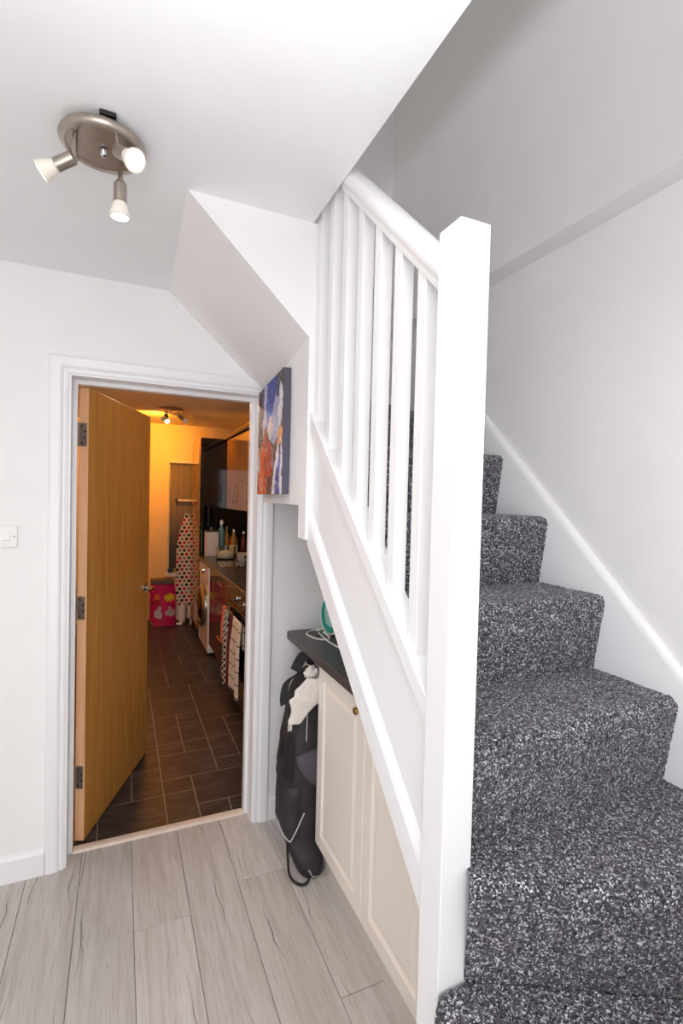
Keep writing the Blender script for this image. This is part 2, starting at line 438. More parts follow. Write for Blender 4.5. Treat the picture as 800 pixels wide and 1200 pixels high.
# stair head beyond: wall at the top of the flight, landing walls and ceiling
YE = 2.175
bm = NB(); box(bm, -1.5, XU, YE, YK, 2.561, 5.0); box(bm, XO+0.06, XR, YE+0.09, YW, ZC, 2.561)
struct(obj('wall_landing_back', bm, WALL), 'white wall behind the top of the stairs', 'wall')
bm = NB(); box(bm, -1.6, -1.5, -0.22, 1.6, 2.56, 3.0); box(bm, -1.6, -1.5, -0.22, 0.6, 3.0, 4.2); box(bm, -1.6, -1.5, 1.8, YK, 2.56, 5.0); box(bm, -1.6, -1.5, -0.22, 1.8, 4.2, 5.0); box(bm, -1.6, -1.5, 1.6, 1.8, 2.56, 3.0)
struct(obj('wall_landing_left', bm, WALL), 'white landing wall with a window opening', 'wall')
bm = NB(); box(bm, -1.5, XU, -0.22, -0.12, 2.56, 5.0); struct(obj('wall_landing_front', bm, WALL), 'white landing wall at the front', 'wall')
bm = NB(); box(bm, -1.6, XR+0.07, -0.22, YK, 5.0, 5.08); struct(obj('ceiling_landing', bm, CEIL), 'white landing ceiling high above the stairs', 'ceiling')

# boxed-in underside of the top winders: sloping soffit, front gusset and the wall that carries the picture
bm = NB()
P = lambda *c: bm.verts.new(c)
ZB = 1.512
a0, a1 = P(0.163, 1.502, ZC), P(0.176, YW, ZC)
b0, b1 = P(0.540, 1.502, 2.045), P(0.597, YW, 2.021)
c0, c1 = P(0.5465, 1.59, ZB), P(0.604, YW, ZB)
d0, d1 = P(0.540, 1.502, 1.402), P(0.5465, 1.59, 1.402)
e0 = P(0.590, 1.502, ZC); e1 = P(0.66, YW, ZC)
g0 = P(0.590, 1.502, 1.402); g1 = P(0.60, 1.59, 1.402); h0 = P(0.60, 1.59, ZB); h1 = P(0.66, YW, ZB)
for f in ((a0, a1, b1, b0), (b0, b1, c1, c0), (b0, c0, d1, d0), (a0, b0, e0), (b0, d0, g0, e0), (c0, c1, h1, h0), (c0, h0, g1, d1), (d0, d1, g1, g0), (e0, e1, a1, a0), (e0, g0, g1, h0, h1, e1), (a1, e1, h1, c1, b1)):
    bm.faces.new(f)
struct(obj('wall_bulkhead', bm, WALL), 'white boxed bulkhead with sloping soffit under the top of the stairs', 'wall')

# kitchen shell
bm = NB(); box(bm, 1.35, 1.42, YK, 6.5, 0, ZC); struct(obj('wall_kitchen_right', bm, KWALL), 'cream kitchen wall behind the units', 'wall')
bm = NB(); box(bm, -1.02, -0.95, YK, 6.5, 0, ZC); struct(obj('wall_kitchen_left', bm, KWALL), 'cream left kitchen wall', 'wall')
WX0, WX1, WZ0, WZ1 = 0.545, 1.05, 0.55, 1.965
bm = NB(); box(bm, -1.02, WX0, 6.5, 6.62, 0, ZC); box(bm, WX1, 1.42, 6.5, 6.62, 0, ZC); box(bm, WX0, WX1, 6.5, 6.62, 0, WZ0); box(bm, WX0, WX1, 6.5, 6.62, WZ1, ZC)
struct(obj('wall_kitchen_back', bm, KWALL), 'cream end wall of the kitchen around a tall window', 'wall')
bm = NB(); box(bm, -1.02, 1.42, YK, 6.62, ZC, 2.5); struct(obj('ceiling_kitchen', bm, KCEIL), 'kitchen ceiling warmed by the spot lamp', 'ceiling')

# ------------------------------------------------------------------ doorway trim
def architrave(bm, pts_in, pts_out, steps):
    """mitred frame: rings between inner and outer outlines, profile steps (t, y)"""
    R = []
    for t, y in steps:
        R.append([bm.verts.new((pi[0]+(po[0]-pi[0])*t, y, pi[1]+(po[1]-pi[1])*t)) for pi, po in zip(pts_in, pts_out)])
    for A, B in zip(R, R[1:]):
        for k in range(len(A)-1): bm.faces.new((A[k], A[k+1], B[k+1], B[k]))
INL, INR, INT = -0.196, 0.590, 2.012
ARS = [(0, YW), (0, YW-0.010), (0.12, YW-0.012), (0.16, YW-0.006), (0.24, YW-0.006), (0.30, YW-0.013), (0.42, YW-0.017), (0.85, YW-0.018), (0.95, YW-0.014), (1, YW-0.008), (1, YW)]
bm = NB(); architrave(bm, [(INL, 0), (INL, INT), (INR, INT), (INR, 0)], [(-0.264, 0), (-0.264, 2.078), (0.658, 2.078), (0.658, 0)], ARS)
struct(obj('trim_1', bm, GLOSS, smooth=False), 'white moulded architrave around the kitchen doorway', 'door trim')
LL, LR, LT = -0.186, 0.578, 2.003
bm = NB(); T = 0.016
prism(bm, [(OPL, 0), (LL, 0), (LL, LT), (LR, LT), (LR, 0), (OPR, 0), (OPR, OPT), (OPL, OPT)], YW-0.002, YK+0.002, 1)
door_1 = struct(obj('door_1', bm, GLOSS), 'white door lining of the kitchen doorway', 'door frame')
bm = NB(); prism(bm, [(LL, 0), (LL+T, 0), (LL+T, LT-T), (LR-T, LT-T), (LR-T, 0), (LR, 0), (LR, LT), (LL, LT)], 2.350, 2.388, 1)
obj('door_stop', bm, GLOSS, door_1)
bm = NB(); prism(bm, [(2.343, 0), (2.346, 0.008), (2.354, 0.011), (2.376, 0.011), (2.384, 0.008), (2.387, 0)], -0.168, 0.56, 0)
struct(obj('trim_2', bm, THRESH), 'beige threshold strip between laminate and kitchen tiles', 'threshold')

def skirting(name, x0, x1, label):
    bm = NB(); prism(bm, [(YW, 0), (YW-0.016, 0), (YW-0.016, 0.088), (YW-0.013, 0.096), (YW-0.006, 0.102), (YW, 0.105)], x0, x1, 0)
    return struct(obj(name, bm, GLOSS), label, 'skirting board')
skirting('baseboard_left', -1.5, -0.264, 'white skirting board left of the kitchen door')
skirting('baseboard_right', 0.658, 1.25, 'white skirting board right of the kitchen door')

# ------------------------------------------------------------------ oak door standing open
HP = Vector((-0.168, 2.421, 0)); DD = Vector((0.372, 0.928, 0)).normalized(); DN = Vector((DD.y, -DD.x, 0))
def door_pt(s, t, z): return HP + DD*s + DN*t + Vector((0, 0, z))
def dbox(bm, s0, s1, t0, t1, z0, z1, bev=0):
    n0 = len(bm.verts); tmp = NB(); box(tmp, s0, s1, t0, t1, z0, z1, bev=bev)
    for v in tmp.verts: v.co = door_pt(*v.co)
    m = bpy.data.meshes.new('t'); tmp.to_mesh(m); tmp.free(); bm.from_mesh(m); bpy.data.meshes.remove(m)
leaf = thing('oak_door', (HP.x, HP.y, 0), 'plain oak veneer door standing open into the kitchen', 'door')
bm = NB(); dbox(bm, 0.003, 0.762, 0.0, 0.040, 0.008, 1.985, 0.0008); obj('door_panel', bm, OAK, leaf)
bm = NB(); dbox(bm, 0.0, 0.0029, 0.0003, 0.0397, 0.009, 1.984); o = obj('hinge_edge', bm, OAKEDGE, leaf); o['label'] = 'pale lipping on the hinge edge'
for hz in (1.785, 1.035, 0.29):
    bm = NB(); dbox(bm, -0.0018, 0.0, 0.004, 0.034, hz-0.05, hz+0.05, 0.0004)
    a, b = door_pt(-0.004, -0.003, hz-0.05), door_pt(-0.004, -0.003, hz+0.05); tube(bm, [a, b], 0.005, 8)
    h = obj('hinge', bm, HINGE, leaf)
    for dz, dt in ((-0.036, 0.012), (-0.014, 0.026), (0.014, 0.026), (0.036, 0.012)):
        bm = NB(); c = door_pt(-0.0018, dt, hz+dz); lathe(bm, [(0.0042, 0), (0.0030, 0.0012), (0, 0.0012)], c, -DD, 8); obj('screw', bm, SCREW, h)
bm = NB(); lathe(bm, [(0.026, 0), (0.026, 0.006), (0.022, 0.009), (0.010, 0.010), (0.009, 0.030), (0, 0.030)], door_pt(0.700, 0.040, 1.0), DN, 20)
hd = obj('handle_rose', bm, CHROME, leaf, smooth=True)
bm = NB(); tube(bm, [door_pt(0.700, 0.045, 1.0), door_pt(0.700, 0.080, 1.0), door_pt(0.694, 0.092, 1.0), door_pt(0.680, 0.096, 1.0), door_pt(0.585, 0.094, 0.998)], [0.009, 0.009, 0.009, 0.0088, 0.008], 10)
obj('lever', bm, CHROME, hd, smooth=True)
bm = NB(); dbox(bm, 0.7605, 0.7632, 0.010, 0.030, 0.94, 1.06); obj('latch_plate', bm, CHROME, leaf)

# ================================================================== STAIRCASE
RISE = 0.2135
st = thing('staircase', (0.573, 0.763, 0), 'winding staircase with grey speckled carpet and white balustrade', 'staircase')

def pile(bm, amp=0.0032):
    bmesh.ops.recalc_face_normals(bm, faces=bm.faces)
    bm.normal_update()
    for v in bm.verts:
        n = v.normal if v.normal.length > 0 else Vector((0, 0, 1))
        a = noise.noise(v.co*260) + 0.6*noise.noise(v.co*110+Vector((3, 7, 1)))
        v.co += n*(amp*a) + Vector((noise.noise(v.co*240+Vector((9, 0, 0))), noise.noise(v.co*240+Vector((0, 9, 0))), 0))*0.0010

def step_mesh(bm, B0, B1, R0, R1, z, cell=0.0045, nose=0.028, rad=0.024, back=0.012, drop=RISE, coarse=1):
    """one carpeted step: tread from the back line B0-B1 to the nose, rolled over and down to the riser line R0-R1"""
    B0, B1, R0, R1 = (Vector((*p, 0)) for p in (B0, B1, R0, R1))
    d = (R1-R0).normalized(); n = Vector((d.y, -d.x, 0))          # outwards, down the stairs
    if n.dot((R0+R1)/2-(B0+B1)/2) < 0: n = -n
    nu = max(8, int(max((R1-R0).length, (B1-B0).length)/(cell*coarse)))
    depth = max((R0-B0).length, (R1-B1).length)+nose
    nt = max(4, int(depth/(cell*coarse)))
    arc = [(math.sin(a), math.cos(a)) for a in [i*PI/2.0/8*1.15 for i in range(0, 9)]]
    nd = max(4, int((drop-rad)/(cell*coarse)))
    def f(i):
        u = i/nu
        b = B0.lerp(B1, u)-n*back; r = R0.lerp(R1, u); N = r+n*(nose-rad)
        pts = []
        for k in range(nt): 
            p = b.lerp(N, k/nt); pts.append(Vector((p.x, p.y, z)))
        for s, c in arc: pts.append(Vector((N.x, N.y, z-rad))+n*(rad*s)+Vector((0, 0, rad*c)))
        last = pts[-1].copy(); end = Vector((r.x, r.y, z-drop-0.004))-n*0.002
        for k in range(1, nd+1): pts.append(last.lerp(end, k/nd))
        return pts
    G = [[bm.verts.new(p) for p in f(i)] for i in range(nu+1)]
    m = len(G[0])
    for i in range(nu):
        for k in range(m-1): bm.faces.new((G[i][k], G[i+1][k], G[i+1][k+1], G[i][k+1]))

XI, XW = 0.594, 1.25     # inner and wall-side limits of the flight
CP = 'carpeted_step'
def step(B0, B1, R0, R1, z, amp=0.0032, extra=None, **kw):
    bm = NB(); step_mesh(bm, B0, B1, R0, R1, z, **kw)
    if extra: extra(bm)
    pile(bm, amp)
    return obj(CP, bm, CARPET, st, smooth='all', recalc=False)
# foot of the flight (below the picture): two straight steps and a winder
step((0.50, 0.725), (0.50, -0.12), (0.275, 0.725), (0.275, -0.12), RISE, coarse=3)
step((0.545, 0.722), (1.00, -0.12), (0.50, 0.725), (0.50, -0.12), 2*RISE, coarse=2.5)
def fan(bm):
    z = 3*RISE; A, B, C = Vector((0.606, 0.722, z)), Vector((1.26, 0.385, z)), Vector((1.26, -0.12, z))
    n = 110
    G = [[bm.verts.new(A.lerp(B.lerp(C, j/n), i/n)) for j in range(n+1)] for i in range(1, n+1)]
    for i in range(n-1):
        for j in range(n): bm.faces.new((G[i][j], G[i+1][j], G[i+1][j+1], G[i][j+1]))
step((0.606, 0.724), (1.26, -0.12), (0.545, 0.724), (1.00, -0.12), 3*RISE, extra=fan, back=0.0)
step((0.607, 0.793), (XW, 0.793), (0.597, 0.7285), (XW, 0.392), 4*RISE)
RY = {5: 0.790, 6: 1.001, 7: 1.216, 8: 1.431}
for k in (5, 6, 7): step((XI, RY[k+1]), (XW, RY[k+1]), (XI if k > 5 else 0.607, RY[k]), (XW, RY[k]), k*RISE)
# straight step 8 and the winders turning left at the top
R9 = ((0.600, 1.575), (XW, 1.920))
step(R9[0], R9[1], (XI, RY[8]), (XW, RY[8]), 8*RISE)
step((0.600, 1.590), (0.93, 2.17), R9[0], R9[1], 9*RISE, coarse=1.5)
step((0.545, 1.595), (0.545, 2.17), (0.600, 1.590), (0.93, 2.17), 10*RISE, coarse=2)
step((0.33, 1.52), (0.33, 2.17), (0.545, 1.60), (0.545, 2.17), 11*RISE, coarse=2)
# solid cores below the carpet so that the steps are not hollow
def core(pts, z, h, ):
    bm = NB(); prism(bm, pts, z-h, z-0.012, 2); return obj('step_core', bm, SUBFLOOR, st)
core([(0.285, 0.72), (0.285, -0.119), (0.51, -0.119), (0.51, 0.72)], RISE, RISE-0.001)
core([(0.51, 0.715), (0.51, -0.119), (1.01, -0.119), (0.56, 0.715)], 2*RISE, 2*RISE-0.001)
core([(0.565, 0.715), (1.015, -0.119), (XW, -0.119), (XW, 0.39), (0.62, 0.71)], 3*RISE, 3*RISE-0.001)
core([(0.615, 0.735), (XW, 0.405), (XW, 0.80), (0.615, 0.80)], 4*RISE, 4*RISE-0.001)
for k in (5, 6, 7): core([(XI, RY[k]+0.008), (XW, RY[k]+0.008), (XW, RY[k+1]+0.03), (XI, RY[k+1]+0.03)], k*RISE, RISE+0.02)
core([(XI, RY[8]+0.008), (XW, RY[8]+0.008), (XW, 1.93), (0.61, 1.58)], 8*RISE, RISE+0.02)
core([(0.61, 1.585), (XW, 1.93), (XW, 2.17), (0.94, 2.17)], 9*RISE, RISE+0.02)
core([(0.61, 1.595), (0.94, 2.17), (0.56, 2.17), (0.56, 1.595)], 10*RISE, 0.05)

# newel post with a plain flat head
NX0, NX1, NY0, NY1 = 0.5395, 0.606, 0.730, 0.7964
bm = NB(); box(bm, NX0, NX1, NY0, NY1, 0.0, 2.038, bev=0.0022, seg=2)
o = obj('newel_post', bm, GLOSS, st); o['label'] = 'square white newel post'
# outer string: board, cap and lower moulding follow the pitch
SL = 0.9474; YS0, YS1 = NY1-0.001, 1.503
def zl(y, base): return base + SL*(y-0.832)
def sloped(bm, x0, x1, za, zb, y0=YS0, y1=YS1, bev=0.0, cutz=None):
    prism(bm, [(y0, zl(y0, za)), (y1, zl(y1, za)), (y1, zl(y1, zb)), (y0, zl(y0, zb))], x0, x1, 0, bev)
bm = NB(); sloped(bm, 0.563, 0.594, 0.752, 1.15); obj('string_board', bm, GLOSS, st)
bm = NB(); sloped(bm, 0.549, 0.564, 0.750, 0.828)
y0, y1 = YS0, YS1
for y_ in (0,):
    A = [bm.verts.new(p) for p in ((0.549, y0, zl(y0, 0.828)), (0.549, y1, zl(y1, 0.828)), (0.553, y1, zl(y1, 0.842)), (0.553, y0, zl(y0, 0.842)), (0.5635, y1, zl(y1, 0.862)), (0.5635, y0, zl(y0, 0.862)))]
    bm.faces.new((A[0], A[1], A[2], A[3])); bm.faces.new((A[3], A[2], A[4], A[5]))
obj('string_moulding', bm, GLOSS, st, recalc=True)
bm = NB(); sloped(bm, 0.547, 0.607, 1.125, 1.178, bev=0.003); obj('base_rail', bm, GLOSS, st)
# square balusters
BC = [0.886+0.0995*i for i in range(7)]
for yc in BC:
    w = 0.0162
    bm = NB(); top = min(zl(yc, 1.956)+0.02, 2.62)
    prism(bm, [(yc-w, zl(yc-w, 1.165)), (yc+w, zl(yc+w, 1.165)), (yc+w, top), (yc-w, top)], 0.577-w, 0.577+w, 0, 0.0016)
    obj('baluster', bm, GLOSS, st)
# moulded handrail
bm = NB()
prof = [(0.557, 0), (0.597, 0), (0.600, 0.012), (0.600, 0.020), (0.606, 0.030), (0.609, 0.045), (0.606, 0.062), (0.597, 0.078), (0.585, 0.086), (0.577, 0.088), (0.569, 0.086), (0.557, 0.078), (0.548, 0.062), (0.545, 0.045), (0.548, 0.030), (0.554, 0.020), (0.554, 0.012)]
def ring(y): return [(x, y, zl(y, 1.955)+h*0.93) for x, h in prof]
loft(bm, [ring(NY1-0.004), ring(1.05), ring(1.3), ring(1.50)])
obj('handrail', bm, GLOSS, st, smooth=True)
# string board on the wall side with its rounded top edge
zw = lambda y, b: b + 0.968*(y-0.754)
bm = NB()
def wsec(y): return [(XW, y, zw(y, 1.122)-0.9), (XW, y, zw(y, 1.098)), (XW+0.004, y, zw(y, 1.116)), (XW+0.011, y, zw(y, 1.124)), (XR+0.004, y, zw(y, 1.126)), (XR+0.004, y, zw(y, 1.122)-0.9)]
loft(bm, [wsec(0.30), wsec(1.2), wsec(1.93)]); obj('wall_string', bm, GLOSS, st, smooth=True)
bm = NB(); prism(bm, [(-0.12, 0), (0.31, 0), (0.31, 0.71), (-0.12, 0.71)], XW, XR+0.004, 0); obj('wall_string_end', bm, GLOSS, st)
bm = NB(); prism(bm, [(1.92, 1.30), (2.264, 1.30), (2.264, 2.30), (1.92, 2.268)], XW, XR+0.004, 0)
obj('wall_string_end', bm, GLOSS, st)
# plaster soffit under the flight
bm = NB(); prism(bm, [(0.82, 0.700), (2.26, 2.06), (2.26, 2.07), (0.82, 0.712)], 0.600, XW, 0); obj('flight_soffit', bm, WALL, st)
bm = NB(); box(bm, 0.607, XW, 0.803, 0.815, 0.0, 0.69); obj('end_panel', bm, GLOSS, st)
bm = NB(); box(bm, 1.225, XW, 0.815, 2.264, 0.0, 0.60); obj('wall_lining', bm, WALL, st)
# ================================================================== CUPBOARDS UNDER THE STAIRS
XD, XC = 0.752, 0.774
def panel_door(bm, x, y0, y1, z0, z1, th=0.020, fr=0.055):
    """frame-and-panel door facing -X with a raised field"""
    R = []
    def r(i, xx): R.append([bm.verts.new((xx, a, b)) for a, b in ((y0+i, z0+i), (y1-i, z0+i), (y1-i, z1-i), (y0+i, z1-i))])
    r(0, x+th); r(0, x+0.003); r(0.003, x); r(fr, x); r(fr+0.004, x+0.006); r(fr+0.012, x+0.008); r(fr+0.020, x+0.007); r(fr+0.034, x+0.0025); 
    for A, B in zip(R, R[1:]):
        for k in range(4): bm.faces.new((A[k], A[(k+1) % 4], B[(k+1) % 4], B[k]))
    bm.faces.new(R[-1]); bm.faces.new(R[0][::-1])
def cupboard(name, y0, y1, label, knob=None):
    t = thing(name, (XC, (y0+y1)/2, 0), label, 'cupboard', 'cream cupboards under the stairs')
    bm = NB(); box(bm, XC, 1.18, y0, y1, 0.10, 0.862); obj('carcass', bm, CREAM, t)
    bm = NB(); box(bm, XC+0.014, 1.16, y0, y1, 0.0, 0.10); obj('plinth', bm, PLINTH, t)
    bm = NB(); panel_door(bm, XD, y0+0.0015, y1-0.0015, 0.115, 0.858); d = obj('door', bm, CREAM, t)
    if knob:
        bm = NB(); lathe(bm, [(0.006, 0), (0.0055, 0.010), (0.011, 0.014), (0.0135, 0.020), (0.011, 0.026), (0, 0.028)], (XD, knob, 0.822), (-1, 0, 0), 16)
        obj('knob', bm, BRASS, d, smooth=True)
cupboard('cupboard', 1.458, 1.885, 'cream panelled cupboard beside the black bag, with a small brass knob', 1.492)
cupboard('cupboard', 1.06, 1.4575, 'cream panelled cupboard behind the newel post', None)
bm = NB()
prism(bm, [(0.732, 1.06), (1.22, 1.06), (1.22, YW-0.001), (0.745, YW-0.001), (0.735, YW-0.006), (0.732, YW-0.016)], 0.863, 0.898, 2, 0.003)
wt = tag(obj('worktop', bm, WORKTOP, loc=(0.95, 1.7, 0.863)), 'dark laminate worktop over the cream cupboards under the stairs', 'worktop')

# steam iron on the worktop, standing on its heel
ir = thing('steam_iron', (0.91, 2.13, 0.898), 'white and teal steam iron standing on the dark worktop', 'iron')
def iron_pt(u, v, w):   # u across the sole, v up along the sole, w out from the sole to the back
    d = Vector((0.80, 0.6, 0)); s = Vector((0.6, -0.80, 0))
    return Vector((0.893, 2.12, 0.898)) + s*u + d*w + Vector((0, 0, v)) + d*(v*0.16)
def sole(k, w, v0=0.0, n=28):
    out = []
    for i in range(n):
        a = 2*PI*i/n; c, s_ = math.cos(a), math.sin(a)
        v = 0.118+0.118*s_*k + v0
        wd = 0.062*k*(1.0 if s_ < 0.1 else (1-((s_-0.1)/0.9)**1.7*0.55))
        out.append(iron_pt(c*wd, max(0.002, v), w))
    return out
bm = NB(); loft(bm, [sole(0.97, 0.0), sole(1.0, 0.003), sole(1.0, 0.010)]); obj('sole_plate', bm, WHITEPL, ir, smooth=True)
bm = NB(); loft(bm, [sole(0.90, -0.0004), sole(0.86, -0.006), sole(0.70, -0.006), sole(0.66, -0.0004)], cap=False); o = obj('teal_ring', bm, plain('teal_plastic', rgb(22, 150, 134), 0.25, var=0.04), ir, smooth=True); o['label'] = 'teal plastic ring'
bm = NB(); loft(bm, [sole(0.65, -0.0004), sole(0.62, -0.002), sole(0.3, -0.003)]); obj('inner_panel', bm, plain('pale_teal_plastic', rgb(150, 196, 190), 0.3, var=0.03), ir, smooth=True)
bm = NB(); loft(bm, [sole(1.02, 0.0101), sole(1.04, 0.020), sole(1.0, 0.034)]); obj('skirt', bm, plain('teal_plastic', rgb(22, 150, 134), 0.25, var=0.04), ir, smooth=True)
bm = NB(); loft(bm, [sole(0.99, 0.0341), sole(0.93, 0.055), sole(0.74, 0.080), sole(0.5, 0.095)]); obj('body', bm, WHITEPL, ir, smooth=True)
bm = NB(); tube(bm, [iron_pt(0, 0.205, 0.07), iron_pt(0, 0.20, 0.105), iron_pt(0, 0.17, 0.130), iron_pt(0, 0.10, 0.136), iron_pt(0, 0.04, 0.128), iron_pt(0, 0.025, 0.09)], [0.014, 0.015, 0.016, 0.017, 0.017, 0.016], 12); obj('handle', bm, WHITEPL, ir, smooth=True)
# its flex lying in loops on the worktop
def smoothpath(pts, n=8):
    pts = [Vector(p) for p in pts]; out = []
    for i in range(len(pts)-1):
        p0, p1, p2, p3 = pts[max(i-1, 0)], pts[i], pts[i+1], pts[min(i+2, len(pts)-1)]
        for k in range(n):
            t = k/n; out.append(0.5*((2*p1)+(p2-p0)*t+(2*p0-5*p1+4*p2-p3)*t*t+(3*p1-p0-3*p2+p3)*t**3))
    return out+[pts[-1]]
zc = 0.9025
bm = NB(); tube(bm, smoothpath([(0.95, 2.10, 0.925), (0.90, 2.19, 0.915), (0.85, 2.22, zc), (0.80, 2.17, zc), (0.815, 2.08, zc), (0.87, 2.06, zc), (0.872, 2.12, 0.911), (0.86, 2.19, 0.911), (0.845, 2.10, 0.911), (0.85, 1.98, zc), (0.87, 1.90, zc), (0.90, 1.88, zc), (0.93, 1.95, zc), (0.92, 2.04, zc)]), 0.0042, 8)
fl = tag(obj('power_flex', bm, WHITEPL, smooth=True, loc=(0.86, 2.05, 0.898)), 'white flex looped on the dark worktop beside the iron', 'cable')
bm = NB(); tube(bm, [(0.843, 2.148, 0.909), (0.868, 2.148, 0.909)], 0.0085, 8); obj('cable_tie', bm, plain('green_tie', rgb(40, 110, 70), 0.5), fl)

# ------------------------------------------------------------------ black bag with a white carrier
BAG = plain('black_nylon', rgb(44, 40, 43), 0.62, var=0.12, scale=30, bump=0.25, bscale=300)
BAGM = plain('dark_mesh_pocket', rgb(30, 27, 29), 0.85, var=0.15, scale=120)
BAGG = plain('charcoal_flap', rgb(76, 70, 82), 0.6, var=0.08, scale=30)
PIPE = plain('silver_piping', rgb(190, 188, 192), 0.35, var=0.03)
WEB = plain('black_webbing', rgb(28, 26, 28), 0.7, var=0.08, scale=80)
bag = thing('sports_bag', (0.74, 1.98, 0), 'tall black nylon sports bag standing between cupboard and door wall', 'bag')
SEC = [(0.000, 0.690, 0.782, 1.840, 2.010), (0.020, 0.675, 0.785, 1.826, 2.030), (0.075, 0.655, 0.783, 1.838, 2.06), (0.112, 0.645, 0.80, 1.895, 2.08), (0.17, 0.630, 0.85, 1.900, 2.105), (0.26, 0.629, 0.86, 1.905, 2.12), (0.40, 0.636, 0.86, 1.905, 2.12),
       (0.50, 0.645, 0.85, 1.910, 2.12), (0.60, 0.662, 0.84, 1.92, 2.11), (0.70, 0.680, 0.825, 1.935, 2.09), (0.765, 0.706, 0.81, 1.955, 2.07), (0.80, 0.735, 0.795, 1.98, 2.04)]
def bag_ring(s, n=28, out=0.0):
    z, x0, x1, y0, y1 = s; cx, cy, rx, ry = (x0+x1)/2, (y0+y1)/2, (x1-x0)/2+out, (y1-y0)/2+out; r = []
    for i in range(n):
        a = 2*PI*i/n; c, s_ = math.cos(a), math.sin(a); e = 0.62
        p = Vector((cx+rx*math.copysign(abs(c)**e, c), cy+ry*math.copysign(abs(s_)**e, s_), z))
        k = 0.006*noise.noise(Vector((p.x*14, p.y*14, z*9))) + 0.004*noise.noise(Vector((p.x*30, p.y*30, z*30)))
        if 0.01 < z < 0.79: p += Vector((c, s_, 0))*k
        r.append(p)
    return r
def bag_interp(z):
    for a, b in zip(SEC, SEC[1:]):
        if a[0] <= z <= b[0]:
            t = (z-a[0])/(b[0]-a[0]); t2 = t*t*(3-2*t) * 0.3 + t*0.7
            return (z,)+tuple(a[i]+(b[i]-a[i])*t2 for i in range(1, 5))
    return SEC[-1]
bm = NB(); loft(bm, [bag_ring(bag_interp(0.80*i/44), 36) for i in range(45)]); obj('bag_body', bm, BAG, bag, smooth='all')
def bag_srf(ang, z, out=0.004):
    s = bag_interp(z); _, x0, x1, y0, y1 = s; cx, cy, rx, ry = (x0+x1)/2, (y0+y1)/2, (x1-x0)/2+out, (y1-y0)/2+out
    c, q = math.cos(ang), math.sin(ang); e = 0.62
    return Vector((cx+rx*math.copysign(abs(c)**e, c), cy+ry*math.copysign(abs(q)**e, q), z))
rad = math.radians
def patch(a0, a1, z0f, z1f, out, nu=14, nv=12):
    bm = NB()
    def f(u, v):
        a = rad(a0+(a1-a0)*u); z = z0f(u)+(z1f(u)-z0f(u))*v
        edge = min(1, 8*min(u, 1-u, v, 1-v)+0.15)
        return bag_srf(a, z, 0.001+out*edge)
    sheet(bm, f, nu, nv); return bm
obj('side_pocket', patch(180, 255, lambda u: 0.17-0.045*math.sin(u*PI), lambda u: 0.34, 0.013), BAG, bag, smooth='all')
obj('mesh_pocket', patch(196, 232, lambda u: 0.36, lambda u: 0.52+0.03*math.sin(u*PI), 0.010), BAGM, bag, smooth='all')
o = obj('flap', patch(238, 300, lambda u: 0.46-0.22*u, lambda u: 0.47+0.04*u, 0.016), BAGG, bag, smooth='all'); o['label'] = 'charcoal grey flap'
bm = NB(); tube(bm, smoothpath([bag_srf(rad(190), 0.190, 0.016), bag_srf(rad(208), 0.155, 0.017), bag_srf(rad(226), 0.132, 0.017), bag_srf(rad(240), 0.15, 0.017), bag_srf(rad(262), 0.240, 0.012)], 6), 0.0028, 6); o = obj('piping', bm, PIPE, bag); o['label'] = 'silver reflective piping'
bm = NB(); tube(bm, smoothpath([bag_srf(rad(258), 0.74, 0.004), bag_srf(rad(259), 0.64, 0.005), bag_srf(rad(260), 0.53, 0.005)], 6), 0.0024, 6); o = obj('piping', bm, PIPE, bag); o['label'] = 'silver reflective piping'
bm = NB(); tube(bm, [bag_srf(rad(262), 0.045, 0.004), bag_srf(rad(268), 0.012, 0.004), bag_srf(rad(276), 0.012, 0.004)], 0.0026, 6); obj('piping', bm, PIPE, bag)
bm = NB(); tube(bm, smoothpath([bag_srf(rad(200), 0.105, 0.0), (0.642, 1.90, 0.06), (0.640, 1.872, 0.018), (0.652, 1.835, 0.007), (0.675, 1.812, 0.007), (0.697, 1.814, 0.010), (0.712, 1.832, 0.016)], 8), 0.0052, 8); o = obj('carry_loop', bm, WEB, bag, smooth=True)
def ribbon(path, wid, side):
    bm = NB(); pts = smoothpath(path, 6); side = Vector(side).normalized()*wid/2; pr = None
    for p in pts:
        c = (bm.verts.new(p-side), bm.verts.new(p+side))
        if pr: bm.faces.new((pr[0], pr[1], c[1], c[0]))
        pr = c
    return bm
obj('shoulder_strap', ribbon([(0.720, 2.00, 0.79), (0.672, 1.99, 0.775), (0.645, 1.985, 0.75), (0.636, 1.985, 0.70), (0.640, 1.985, 0.665)], 0.038, (0.75, -0.45, 0.5)), WEB, bag, solid=0.003)
obj('top_strap', ribbon([(0.695, 2.02, 0.79), (0.725, 2.03, 0.835), (0.752, 2.035, 0.852), (0.775, 2.03, 0.80)], 0.045, (0.75, -0.45, -0.4)), WEB, bag, solid=0.003)
bm = NB(); tube(bm, smoothpath([bag_srf(rad(183), 0.49, 0.0), bag_srf(rad(183), 0.49, 0.010), bag_srf(rad(183), 0.465, 0.012), bag_srf(rad(184), 0.45, 0.002)], 4), 0.004, 6); obj('side_loop', bm, WEB, bag)
